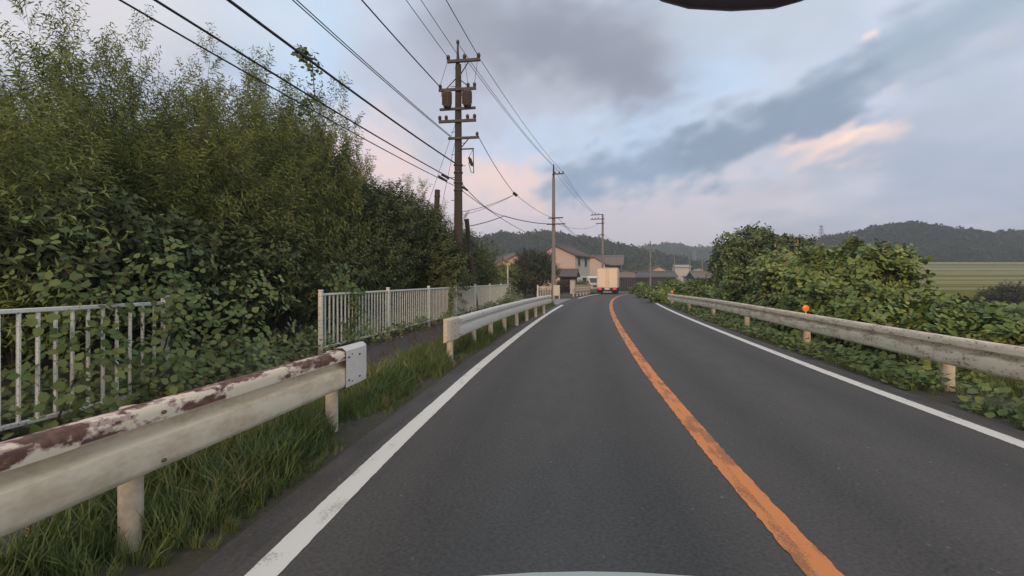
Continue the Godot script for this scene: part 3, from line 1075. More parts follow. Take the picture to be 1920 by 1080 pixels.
func truck(p: Vector3, turn: float) -> void:
	var o := base("box_truck", p, "white box truck with closed rear doors and red tail lamps driving on the road", "truck", "", turn)
	var w := 2.04
	# local: rear face at z = 0, nose towards -z
	part("cargo_box", bevel_box(Vector3(w, 1.96, 4.2), .03), M.truck_sunset_white, o, Vector3(0, 1.62, -2.12))
	for s in [-1, 1]:
		var dr := part("rear_door", bevel_box(Vector3(w * .5 - .075, 1.80, .035), .01), M.truck_sunset_white, o, Vector3(s * (w * .25 - .025), 1.62, .0))
		rod(dr, "lock_rod", Vector3(-s * .38, -.86, .035), Vector3(-s * .38, .86, .035), .014, M.truck_trim)
		part("door_handle", bevel_box(Vector3(.05, .16, .04), .008), M.truck_trim, dr, Vector3(-s * .32, -.45, .035))
		for y in [-.7, -.1, .5]:
			part("hinge", bevel_box(Vector3(.14, .05, .03), .006), M.truck_trim, dr, Vector3(s * .40, y, .025))
		part("corner_post", bevel_box(Vector3(.05, 1.98, .06), .01), M.truck_trim, o, Vector3(s * (w * .5 - .022), 1.62, .0))
		var tl := part("tail_lamp", bevel_box(Vector3(.36, .13, .06), .012), M.red_lamp, o, Vector3(s * .72, .52, .06))
		part("lamp_housing", bevel_box(Vector3(.42, .18, .05), .01), M.black, tl, Vector3(0, 0, -.035))
		part("mudflap", bevel_box(Vector3(.46, .42, .02), .004), M.black, o, Vector3(s * .70, .30, -.35))
		wheel(o, Vector3(s * .74, .37, -1.0), .37, .44)
		wheel(o, Vector3(s * .80, .37, -4.6), .37, .2)
		part("bracket", bevel_box(Vector3(.05, .16, .05), .005), M.plate, o, Vector3(s * .28, .55, .05))
		rod(o, "mirror_arm", Vector3(s * 1.0, 1.45, -5.4), Vector3(s * 1.22, 1.45, -5.35), .02, M.black)
		part("side_mirror", bevel_box(Vector3(.16, .32, .06), .02), M.black, o, Vector3(s * 1.25, 1.4, -5.35))
	part("top_rail", bevel_box(Vector3(w, .08, .07), .01), M.truck_trim, o, Vector3(0, 2.575, .0))
	part("sill", bevel_box(Vector3(w, .08, .07), .01), M.truck_trim, o, Vector3(0, .665, .0))
	part("license_plate", bevel_box(Vector3(.40, .2, .02), .005), M.plate, o, Vector3(0, .53, .07))
	part("bumper", bevel_box(Vector3(1.86, .14, .10), .02), M.black, o, Vector3(0, .36, .0))
	part("under_guard", bevel_box(Vector3(.8, .07, .06), .01), M.truck_trim, o, Vector3(0, .22, .02))
	part("chassis", bevel_box(Vector3(.8, .2, 5.2), .02), M.black, o, Vector3(0, .52, -2.8))
	part("cab", bevel_box(Vector3(1.85, 1.5, 1.35), .12), M.car_white, o, Vector3(0, 1.25, -5.0))

func parked_van(p: Vector3, turn: float) -> void:
	var o := base("parked_van", p, "small white van parked between the tiled gate and the truck", "van", "", turn)
	var st := mb()
	# side outline extruded across the width: nose towards +z
	var pr := [Vector2(-1.6, .35), Vector2(-1.62, 1.0), Vector2(-1.55, 1.78), Vector2(-1.2, 1.86), Vector2(.75, 1.84), Vector2(1.15, 1.62), Vector2(1.5, 1.08), Vector2(1.66, .95), Vector2(1.68, .35)]
	st.set_smooth_group(-1)
	for i in pr.size():
		var a: Vector2 = pr[i]
		var b: Vector2 = pr[(i + 1) % pr.size()]
		var ia := .06 if a.y > 1.5 else 0.0
		var ib := .06 if b.y > 1.5 else 0.0
		tri(st, Vector3(-.72 + ia, a.y, a.x), Vector3(.72 - ia, a.y, a.x), Vector3(.72 - ib, b.y, b.x))
		tri(st, Vector3(-.72 + ia, a.y, a.x), Vector3(.72 - ib, b.y, b.x), Vector3(-.72 + ib, b.y, b.x))
	for s in [-1.0, 1.0]:
		for i in range(1, pr.size() - 1):
			var q := []
			for e in [pr[0], pr[i], pr[i + 1]]: q.append(Vector3(s * (.72 - (.06 if e.y > 1.5 else 0.0)), e.y, e.x))
			if s > 0: tri(st, q[0], q[1], q[2])
			else: tri(st, q[0], q[2], q[1])
	built("body", st, M.car_white, o)
	part("windscreen", bevel_box(Vector3(1.2, .62, .02), .008), M.glass, o, Vector3(0, 1.36, 1.345), Vector3(-.57, 0, 0))
	part("grille", bevel_box(Vector3(.8, .16, .03), .01), M.black, o, Vector3(0, .72, 1.69))
	part("bumper", bevel_box(Vector3(1.44, .2, .08), .02), M.plate, o, Vector3(0, .46, 1.70))
	for s in [-1, 1]:
		part("headlight", bevel_box(Vector3(.24, .18, .05), .02), M.plate, o, Vector3(s * .55, .86, 1.68))
		part("side_window", bevel_box(Vector3(.02, .5, .9), .008), M.glass, o, Vector3(s * .705, 1.4, .25))
		part("side_mirror", bevel_box(Vector3(.14, .16, .08), .02), M.black, o, Vector3(s * .82, 1.22, 1.15))
		for z in [-1.05, 1.12]: wheel(o, Vector3(s * .64, .28, z), .28, .15)

func own_car() -> void:
	# the car the picture is taken from: its bonnet edge and its interior mirror reach into view
	var o := base("driving_car", Vector3(.16, -.0175, 0), "pale car bonnet edge and dark interior mirror of the car on the road", "car")
	var st := mb()
	st.set_smooth_group(1)
	var rows := []
	for q in [[.30, .86, .74], [.55, .852, .74], [.80, .838, .73], [.98, .8175, .72], [1.10, .785, .70], [1.17, .72, .68], [1.20, .60, .67], [1.20, .30, .66]]:
		var r := []
		for k in 13:
			var u := k / 6.0 - 1.0
			r.append(Vector3(u * q[2], q[1] - .062 * u * u - .10 * pow(absf(u), 8.0), -q[0] + .05 * u * u))
		rows.append(r)
	for i in rows.size() - 1:
		for k in 12:
			tri(st, rows[i][k], rows[i + 1][k + 1], rows[i + 1][k])
			tri(st, rows[i][k], rows[i][k + 1], rows[i + 1][k + 1])
	built("bonnet", st, M.car_white, o)
	part("dashboard", bevel_box(Vector3(1.3, .10, .45), .04), M.black, o, Vector3(0, .80, -.12))
	for s in [-1, 1]:
		part("side_panel", bevel_box(Vector3(.06, .55, 3.4), .02), M.car_white, o, Vector3(s * .74, .52, .72))
		for z in [-.72, 1.7]: wheel(o, Vector3(s * .66, .29, z), .29, .17)
		st = mb()
		tube(st, [Vector3(s * .72, .78, -.38), Vector3(s * .66, 1.30, .10), Vector3(s * .60, 1.66, .32)], [.04, .035, .04], 8)
		built("windscreen_pillar", st, M.car_white, o)
		st = mb()
		tube(st, [Vector3(s * .70, .75, 2.3), Vector3(s * .60, 1.66, 2.0)], [.05], 8)
		built("rear_pillar", st, M.car_white, o)
	part("roof", bevel_box(Vector3(1.25, .05, 1.75), .02), M.car_white, o, Vector3(0, 1.69, 1.17))
	part("rear_panel", bevel_box(Vector3(1.42, .55, .06), .02), M.car_white, o, Vector3(0, .52, 2.4))
	part("floor_pan", bevel_box(Vector3(1.36, .04, 3.3), .01), M.black, o, Vector3(0, .27, .72))
	var mr := base_part("interior_mirror", o, Vector3(-.001, 1.6575, -.36))
	st = mb()
	st.set_smooth_group(1)
	for iu in 20:
		for iv in 8:
			var q := []
			for e in [[0, 0], [0, 1], [1, 1], [1, 0]]:
				var u: float = (iu + e[0]) / 20.0 * TAU
				var v: float = ((iv + e[1]) / 8.0 - .5) * PI
				var c := pow(absf(cos(v)), .5)
				q.append(Vector3(signf(cos(u)) * pow(absf(cos(u)), .75) * .078 * c, signf(sin(u)) * pow(absf(sin(u)), .8) * .047 * c, sin(v) * .02))
			tri(st, q[0], q[1], q[2]); tri(st, q[0], q[2], q[3])
	built("mirror_housing", st, M.mirror_shell, mr)
	rod(mr, "mirror_stem", Vector3(0, .03, .02), Vector3(-.06, .075, .64), .009, M.black)

# ---------------------------------------------------------------- buildings
func roof_slab(a: Vector3, b: Vector3, c: Vector3, d: Vector3, t: float) -> SurfaceTool:
	# a thick sheet: a b is the eave, d c the ridge
	var st := mb()
	var n := (b - a).cross(d - a).normalized()
	if n.y < 0: n = -n
	var q := []
	for p in [a, b, c, d]: q.append(p + n * t)
	quad(st, q[0], q[1], q[2], q[3])
	quad(st, d, c, b, a)
	quad(st, a, b, q[1], q[0]); quad(st, b, c, q[2], q[1]); quad(st, c, d, q[3], q[2]); quad(st, d, a, q[0], q[3])
	return st

func house(called: String, label: String, p: Vector3, turn: float, w: float, l: float, eave: float, rise: float, ov: float, wm: Material, rm: Material, side_m: Material = null, wins := [], apex := 0.0, ridge_cap := true, lines := true) -> Node3D:
	# gable end at z = 0 faces +z, house runs to -l; apex shifts the ridge sideways
	var o := base(called, p, label, "house", "", turn)
	var st := mb()
	var hw := w * .5
	quad(st, Vector3(-hw, eave, 0), Vector3(hw, eave, 0), Vector3(hw, -.5, 0), Vector3(-hw, -.5, 0))
	st.set_smooth_group(-1)
	tri(st, Vector3(-hw, eave, 0), Vector3(apex, eave + rise, 0), Vector3(hw, eave, 0))
	built("gable_wall", st, wm, o)
	st = mb()
	quad(st, Vector3(hw, eave, -l), Vector3(-hw, eave, -l), Vector3(-hw, -.5, -l), Vector3(hw, -.5, -l))
	tri(st, Vector3(-hw, eave, -l), Vector3(hw, eave, -l), Vector3(apex, eave + rise, -l))
	built("rear_wall", st, wm, o)
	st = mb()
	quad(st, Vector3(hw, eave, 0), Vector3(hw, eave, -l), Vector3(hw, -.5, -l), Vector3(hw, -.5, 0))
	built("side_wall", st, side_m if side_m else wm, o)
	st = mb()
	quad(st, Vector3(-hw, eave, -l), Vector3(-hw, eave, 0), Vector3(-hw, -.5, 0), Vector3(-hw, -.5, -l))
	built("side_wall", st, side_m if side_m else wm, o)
	for s in [-1.0, 1.0]:
		var run: float = hw - apex * s
		var dn: float = rise * ov / run
		var e1 := Vector3(s * (hw + ov), eave - dn, ov * .8)
		var e2 := Vector3(s * (hw + ov), eave - dn, -l - ov * .8)
		var r1 := Vector3(apex, eave + rise, ov * .8)
		var r2 := Vector3(apex, eave + rise, -l - ov * .8)
		var slab := roof_slab(e1, e2, r2, r1, .14)
		var rf := built("roof", slab, rm, o)
		if lines:
			# rolls of the tiling, from eave to ridge
			var rolls := mb()
			var nr := int((l + ov * 1.6) / .55)
			var nn := (e2 - e1).cross(r1 - e1).normalized()
			if nn.y < 0: nn = -nn
			for k in nr + 1:
				var f := float(k) / nr
				tube(rolls, [e1.lerp(e2, f) + nn * .15, r1.lerp(r2, f) + nn * .15], [.055], 5)
			built("tile_rolls", rolls, rm, rf).set_meta("kind", "stuff")
		st = mb()
		tube(st, [e1 + Vector3(0, .0, 0), e2], [.07], 6)
		built("gutter", st, M.frame, rf)
		st = mb()
		tube(st, [e1 + Vector3(0, .04, .02), r1 + Vector3(0, .04, .02)], [.09], 6)
		built("barge_board", st, rm, rf)
	if ridge_cap:
		st = mb()
		tube(st, [Vector3(apex, eave + rise + .2, ov * .9), Vector3(apex, eave + rise + .2, -l - ov * .9)], [.17], 8)
		built("ridge", st, rm, o)
	for q in wins:
		# [face, along, height, width, tall]: face 0 gable, 1 right side, -1 left side
		var turn_w := Vector3.ZERO
		var at := Vector3(q[1], q[2], .02)
		if q[0] != 0:
			at = Vector3(q[0] * (hw + .02), q[2], q[1])
			turn_w = Vector3(0, PI / 2 * q[0], 0)
		var wn := part("window", bevel_box(Vector3(q[3], q[4], .06), .01), M.frame, o, at, turn_w)
		for s in [-1, 1]:
			part("pane", bevel_box(Vector3(q[3] * .5 - .09, q[4] - .14, .02), .004), M.glass, wn, Vector3(s * q[3] * .25, 0, .032))
		part("sill", bevel_box(Vector3(q[3] + .12, .06, .14), .01), M.frame, wn, Vector3(0, -q[4] * .5 - .03, .04))
	return o

# ---------------------------------------------------------------- far hills
func forest_mesh(seed_n: int, cone: bool) -> ArrayMesh:
	var r := RandomNumberGenerator.new()
	r.seed = seed_n
	var st := mb()
	st.set_smooth_group(-1)
	for k in 110:
		var w := r.randf()
		var u := r.randf() * TAU
		var rad := (1.0 - w) * .42 + .05 if cone else .62 * sqrt(maxf(1.0 - pow(w * 2.0 - .9, 2.0), .02))
		var p := Vector3(cos(u) * rad, .12 + w * .9, sin(u) * rad)
		var q := []
		for e in 3: q.append(p + Vector3(r.randf_range(-1, 1), r.randf_range(-.8, .8), r.randf_range(-1, 1)).normalized() * r.randf_range(.10, .2))
		tri(st, q[0], q[1], q[2])
	return done(st)

func hill(label: String, crest: Array, depth: float, foot: float, back: float, base_y: float, n: int, tree: float, cone_share: float) -> void:
	# crest: [x, D, y]
	var o := base("hill", Vector3.ZERO, label, "hill", "")
	o.set_meta("kind", "structure")
	var nz := FastNoiseLite.new()
	nz.seed = int(depth)
	nz.frequency = .012
	nz.fractal_octaves = 4
	var hgt := func(f: float, t: float) -> Vector3:
		# f along the crest, t -1 front foot .. 0 crest .. 1 back
		var i := mini(int(f), crest.size() - 2)
		var a: Array = crest[i]
		var b: Array = crest[i + 1]
		var k := f - i
		k = k * k * (3.0 - 2.0 * k) * .5 + k * .5
		var x := lerpf(a[0], b[0], k)
		var y := lerpf(a[2], b[2], k)
		var d := lerpf(a[1], b[1], k) + (t * foot if t < 0 else t * back)
		var s := cos(clampf(t, -1, 1) * PI) * .5 + .5
		return v3(x, base_y + (y - base_y) * s * (1.0 + .12 * nz.get_noise_2d(x, d) * (1.0 - s) * 3.0), d)
	var st := mb()
	st.set_smooth_group(1)
	var nu := (crest.size() - 1) * 4
	for iu in nu:
		for iv in 20:
			var q := []
			for e in [[0, 0], [0, 1], [1, 1], [1, 0]]: q.append(hgt.call((iu + e[0]) / 4.0, (iv + e[1]) / 10.0 - 1.0))
			tri(st, q[0], q[1], q[2]); tri(st, q[0], q[2], q[3])
	built("slope", st, M.forest, o)
	var xs := [[], []]
	var cs := [[], []]
	for k in n:
		var t := -pow(rng.randf(), .8) if rng.randf() < .82 else rng.randf() * .12 - .04
		var p: Vector3 = hgt.call(rng.randf() * (crest.size() - 1.001), t)
		var kind := 1 if rng.randf() < cone_share else 0
		var s := tree * rng.randf_range(.65, 1.25)
		xs[kind].append(Transform3D(Basis(Vector3.UP, rng.randf() * TAU).scaled(Vector3(s * rng.randf_range(.8, 1.1), s * rng.randf_range(.8, 1.15), s)), p - Vector3.UP * s * .18))
		cs[kind].append(tint(Color(.026, .042, .024), Color(.055, .072, .034)))
	for kind in 2:
		if xs[kind].size():
			scatter("forest", M.forest_mesh[kind], M.far_leaf, xs[kind], cs[kind], o).set_meta("kind", "stuff")

func crest_px_low(trees: float, list: Array, depth: float) -> Array:
	# the crest lies below the outline by the height of its trees
	var r := []
	for q in list: r.append([q[0], q[1] + trees])
	return crest_px(r, depth)

func crest_px(list: Array, depth: float) -> Array:
	var r := []
	for q in list: r.append([px(q[0], depth), depth, py(q[1], depth)])
	return r

func pylon(x: float, d: float, ybase: float, h: float, label: String) -> void:
	var o := base("power_pylon", v3(x, ybase, d), label, "pylon", "")
	var st := mb()
	var w := h * .10
	for s in [[-1, -1], [1, -1], [1, 1], [-1, 1]]:
		tube(st, [Vector3(s[0] * w, 0, s[1] * w), Vector3(s[0] * w * .18, h, s[1] * w * .18)], [.22, .14], 4)
	for k in 7:
		var y1 := h * k / 7.0
		var y2 := h * (k + 1) / 7.0
		var a := lerpf(w, w * .18, k / 7.0)
		var b := lerpf(w, w * .18, (k + 1) / 7.0)
		for z in [-1, 1]:
			tube(st, [Vector3(-a, y1, z * a), Vector3(b, y2, z * b)], [.09], 4)
			tube(st, [Vector3(a, y1, z * a), Vector3(-b, y2, z * b)], [.09], 4)
	built("lattice", st, M.pole_grey, o)
	for k in 3:
		st = mb()
		var y := h * (.70 + .12 * k)
		tube(st, [Vector3(-h * .13, y, 0), Vector3(0, y + .4, 0), Vector3(h * .13, y, 0)], [.15], 4)
		built("arm", st, M.pole_grey, o)

# ---------------------------------------------------------------- the scene
func _ready() -> void:
	rng.seed = 20240917
	# camera: level, lens shifted so that the horizon lies a little above the middle
	var cam := Camera3D.new()
	cam.name = "camera"
	cam.near = 0.05
	cam.far = 3000.0
	cam.projection = Camera3D.PROJECTION_FRUSTUM
	cam.size = 1080.0 / FOC * cam.near
	cam.frustum_offset = Vector2(0, -(540.0 - HOR) / FOC * cam.near)
	cam.position = Vector3(0, CAM_H, 0)
	add_child(cam)
	cam.current = true
	# sky and air
	var env := Environment.new()
	env.background_mode = Environment.BG_SKY
	var sm := PanoramaSkyMaterial.new()
	sm.panorama = ImageTexture.create_from_image(make_sky())
	sm.energy_multiplier = 1.2
	var sky := Sky.new()
	sky.sky_material = sm
	env.sky = sky
	env.tonemap_mode = Environment.TONE_MAPPER_LINEAR
	env.tonemap_exposure = 1.12
	env.fog_enabled = true
	env.fog_density = 0.0010
	env.fog_light_color = Color(.79, .85, .90)
	env.sdfgi_enabled = true
	env.ssao_enabled = true
	env.ssil_enabled = true
	var we := WorldEnvironment.new()
	we.name = "environment"
	we.environment = env
	add_child(we)
	# the low sun behind the driver, veiled by cloud
	var sun := DirectionalLight3D.new()
	sun.name = "sun"
	sun.light_color = Color(1.0, .80, .60)
	sun.light_energy = 0.5
	sun.light_angular_distance = 14.0
	sun.shadow_enabled = true
	add_child(sun)
	sun.look_at_from_position(Vector3.ZERO, Vector3(.10, -.30, -1.0))

	make_materials()
	make_road()
	M.spray_mesh = [bamboo_spray(1, 15, .52, .18, .030), bamboo_spray(2, 13, .46, .19, .031), bamboo_spray(3, 16, .58, .17, .028)]
	M.kudzu_mesh = [kudzu_leaf(5), kudzu_leaf(6)]
	M.shrub_mesh = [shrub_spray(7), shrub_spray(8)]
	M.forest_mesh = [forest_mesh(9, false), forest_mesh(10, true)]
	setting()
	rails()
	poles()
	village()
	truck(v3(px(1138.5, 50), 0, 50), -.245)
	plants()
	own_car()

func setting() -> void:
	# ground sheet, finer near the road
	var xs := []
	var ds := []
	for k in 61: xs.append((k - 30) * .8 if k > 0 and k < 60 else 0.0)
	xs = []
	for q in [-900, -500, -300, -180, -120, -80, -55, -40]: xs.append(float(q))
	var xx := -30.0
	while xx <= 40.0:
		xs.append(xx)
		xx += 1.2
	for q in [46, 54, 64, 76, 90, 108, 130, 160, 200, 260, 350, 500, 900]: xs.append(float(q))
	for q in [-60, -40, -28]: ds.append(float(q))
	var dd := -20.0
	while dd <= 84.0:
		ds.append(dd)
		dd += 1.3
	for q in [90, 100, 112, 126, 142, 160, 180, 205, 235, 270, 320, 400, 550, 800, 1300]: ds.append(float(q))
	var hy := {}
	for i in xs.size():
		for j in ds.size():
			hy[Vector2i(i, j)] = v3(xs[i], ground_y(xs[i], ds[j]) - .02, ds[j])
	var st := mb()
	st.set_smooth_group(1)
	for i in xs.size() - 1:
		for j in ds.size() - 1:
			var a: Vector3 = hy[Vector2i(i, j)]; var b: Vector3 = hy[Vector2i(i, j + 1)]; var c: Vector3 = hy[Vector2i(i + 1, j + 1)]; var d: Vector3 = hy[Vector2i(i + 1, j)]
			tri(st, a, b, c); tri(st, a, c, d)
	top("ground", done(st), M.ground, "dark earth and rough grass ground around the road", "ground", "", "structure")
	var rd := top("road", ribbon(-3.0, 3.0, -11.5, 76.5, 0.0), M.asphalt, "grey asphalt two-lane road curving between guard rails", "road", "", "structure")
	rd.set_meta("kind", "structure")
	top("verge_strip", ribbon(-3.75, -2.98, -11.5, 27.0, -.012, 0.03), M.verge, "bare dirt strip between asphalt and grass by the rusty rail", "verge", "", "structure")
	top("verge_strip", ribbon(2.98, 3.9, -11.5, 76.0, -.012, 0.03), M.verge, "bare dirt strip between asphalt and leafy weeds", "verge", "", "structure")
	top("footpath", ribbon(-5.6, -3.74, -11.5, 30.0, -.008), M.path, "dark asphalt footpath between guard rail and white fence", "footpath", "", "structure")
	# edge lines and centre line
	top("road_marking", ribbon(-2.735, -2.575, -11.5, 27.4, .004, .003), M.white_line, "white edge line beside the rusty guard rail", "road marking", "", "structure")
	var i0 := index_at(27.4)
	var a0 := off(i0, -2.735)
	var b0 := off(i0, -2.575)
	var cst := mb()
	var tt: Vector2 = road[i0][1]
	var nn := Vector2(tt.y, -tt.x)
	var q0 := a0 - nn * .5 + tt * .1
	cst.set_smooth_group(1)
	quad(cst, v3(q0.x, .004, q0.y), v3(a0.x + tt.x * .16, .004, a0.y + tt.y * .16), v3(a0.x, .004, a0.y), v3(q0.x - tt.x * .15, .004, q0.y - tt.y * .15))
	quad(cst, v3(a0.x + tt.x * .16, .004, a0.y + tt.y * .16), v3(b0.x + tt.x * .16, .004, b0.y + tt.y * .16), v3(b0.x, .004, b0.y), v3(a0.x, .004, a0.y))
	top("road_marking", done(cst), M.white_line, "white corner where the edge line turns into the side road", "road marking", "", "structure")
	top("road_marking", ribbon(-2.735, -2.575, 37.5, 76.0, .004), M.white_line, "white edge line beyond the side road, running past the truck", "road marking", "", "structure")
	top("road_marking", ribbon(2.575, 2.735, -11.5, 76.0, .004, .004), M.white_line, "white edge line beside the leafy weeds", "road marking", "", "structure")
	top("road_marking", ribbon(-.085, .085, -11.5, 76.0, .004, .008), M.orange_line, "worn orange centre line of the road", "road marking", "", "structure")
	# side road
	var sp := mb()
	sp.set_smooth_group(1)
	var e1 := off(index_at(28.6), -2.9)
	var e2 := off(index_at(37.2), -2.9)
	quad(sp, v3(-22, -.016, 37), v3(e2.x, -.016, e2.y), v3(e1.x, -.016, e1.y), v3(-22, -.016, 31))
	top("side_road", done(sp), M.concrete, "pale concrete side road joining before the pink house", "side road", "", "structure")
	# rice terraces beyond the creeper
	var lv := [[58, 66], [66, 69], [69, 80], [80, 92], [92, 96], [96, 118], [118, 126], [126, 150], [150, 185], [185, 192], [192, 255]]
	for k in lv.size():
		var d1: float = lv[k][0]
		var d2: float = lv[k][1]
		var y := .25 + (d1 - 58.0) * .054
		var y2 := .25 + (d2 - 58.0) * .054 - .12
		var o := base("rice_field", Vector3.ZERO, ["broad green rice field below the wooded hill", "narrow straw coloured field between the green rice fields", "broad green rice field below the wooded hill", "ripening yellow green rice field below the wooded hill", "narrow straw coloured field between the green rice fields", "broad green rice field below the wooded hill"][k % 6], "field", "rice fields below the wooded hill", 0.0)
		o.set_meta("kind", "structure")
		var x1 := d1 * .60
		var x2 := d1 * 1.6 + 30
		var sk := rng.randf_range(-.12, .12) * d1
		st = mb()
		quad(st, v3(x1, y2, d2 + .2), v3(x2, y2, d2 + .2 + sk), v3(x2, y, d1 + .35 + sk), v3(x1, y, d1 + .35))
		quad(st, v3(x1, y, d1 + .35), v3(x2, y, d1 + .35 + sk), v3(x2, y - 2.0, d1 + .35 + sk), v3(x1, y - 2.0, d1 + .35))
		quad(st, v3(x1, y, d1 + .35), v3(x1, y - 2.0, d1 + .35), v3(x1, y2 - 2.0, d2 + .2), v3(x1, y2, d2 + .2))
		built("paddy", st, [M.field_b, M.field_c, M.field_b, M.field_a, M.field_c, M.field_b][k % 6], o)
		st = mb()
		var bb := Basis(Vector3.UP, atan2(sk, x2 - x1))
		bx(st, v3((x1 + x2) * .5, y - .9, d1 + sk * .5), Vector3(x2 - x1, 1.86, .5), bb)
		built("bank", st, M.bank, o)
	# hills
	hill("low wooded hill behind the pink house", crest_px_low(10, [[-600, 470], [-200, 450], [200, 440], [600, 452], [800, 462], [890, 458], [940, 446], [975, 452], [1018, 444], [1050, 449], [1090, 456], [1130, 462], [1165, 472], [1200, 480], [1245, 492], [1300, 508], [1360, 520]], 330.0), 330.0, 120.0, 130.0, -1.0, 4200, 7.0, .2)
	hill("blue wooded hill far beyond the village roofs", crest_px_low(10, [[900, 480], [1050, 478], [1130, 484], [1180, 474], [1215, 465], [1255, 462], [1275, 466], [1290, 471], [1320, 468], [1360, 464], [1420, 470], [1500, 468], [1600, 480], [1750, 500]], 620.0), 620.0, 180.0, 160.0, -1.0, 3600, 10.0, .15)
	hill("dark wooded hill above the rice terraces", crest_px_low(12, [[1380, 500], [1450, 478], [1520, 456], [1570, 450], [1610, 443], [1645, 431], [1690, 424], [1730, 431], [1790, 439], [1850, 443], [1920, 441], [2050, 436], [2300, 430], [2800, 440]], 300.0), 300.0, 60.0, 130.0, 9.0, 4200, 6.5, .45)

func rails() -> void:
	var flat := func(_d: float) -> float: return .765
	var lp := []
	for d in [-6.0, -3.0, 0.0, 2.0, 5.0, 8.0, 11.0, 14.0, 17.0, 20.0, 23.0]:
		var b: float = -2.211 + .153 * d
		if d > 10: b += .0045 * (d - 10.0) * (d - 10.0)
		lp.append(Vector2(b - .09, d))
	lp = curve(lp, 4)
	var g1 := guard_rail("cream guard rail with rust along its top edge and a white end cap", lp, -5.0, 4.85, [-3.35, -1.35, .65, 2.645, 4.72], flat, 1.0, M.rail_rust, M.cream, 10.0)
	end_cap(g1, lp, 4.60, 1.0, .768, 1.0, M.cap_white, .52)
	var g2 := guard_rail("white guard rail with a blunt end cap along the grass verge", lp, 8.25, 21.5, [8.73, 10.5, 12.2, 13.9, 15.7, 17.4, 19.1, 20.8], flat, 1.0, M.rail_white, M.cream, 4.3)
	end_cap(g2, lp, 8.62, -1.0, .768, 1.0, M.cream, .62)
	# the long weathered rail on the other side
	var rp := curve([Vector2(4.72, -8), Vector2(4.86, -4), Vector2(5.0, 0), Vector2(5.24, 4.6), Vector2(5.45, 6.5), Vector2(6.12, 10.75), Vector2(6.82, 15), Vector2(7.5, 19.2), Vector2(8.08, 23.5), Vector2(8.62, 27.8)], 5)
	var low := func(d: float) -> float: return .71 - .06 * smoothstep(15.0, 28.0, d)
	guard_rail("long weathered guard rail with brown stains in front of the creeper", rp, -6.2, 27.8, [-6.2, -2.0, 2.2, 6.5, 10.75, 15.0, 19.2, 23.5, 27.6], low, -1.0, M.rail_old, M.cream, 4.25, .075)
	var p := along(rp, 10.72)
	delineator(v3(p.x + .1, .70, p.y), "round orange reflector above the rail in front of the tall creeper", -.2)
	p = along(rp, 27.5)
	delineator(v3(p.x + .1, .66, p.y), "small orange reflector at the far end of the weathered rail", -.3)
	# fences along the footpath
	var fx := func(d: float) -> Vector2: return Vector2(-5.009 + .158 * d, d)
	fence("white railing fence overgrown by vines beside the rusty guard rail", fx.call(-3.2), fx.call(5.95), 3, 1.16)
	fence("long white railing fence along the footpath up to the side road", fx.call(9.35), fx.call(31.0), 7, 1.16)
	# short rail at the curve
	var sp := [Vector2(px(1076, 43.5), 43.5), Vector2(px(1088, 46), 46), Vector2(px(1104, 50), 50)]
	guard_rail("short cream guard rail on the bend in front of the tiled gate", sp, 43.5, 50.0, [43.8, 45.2, 46.6, 48.0, 49.4], func(_d: float) -> float: return .72, 1.0, M.cream, M.cream, 7.0, .07)

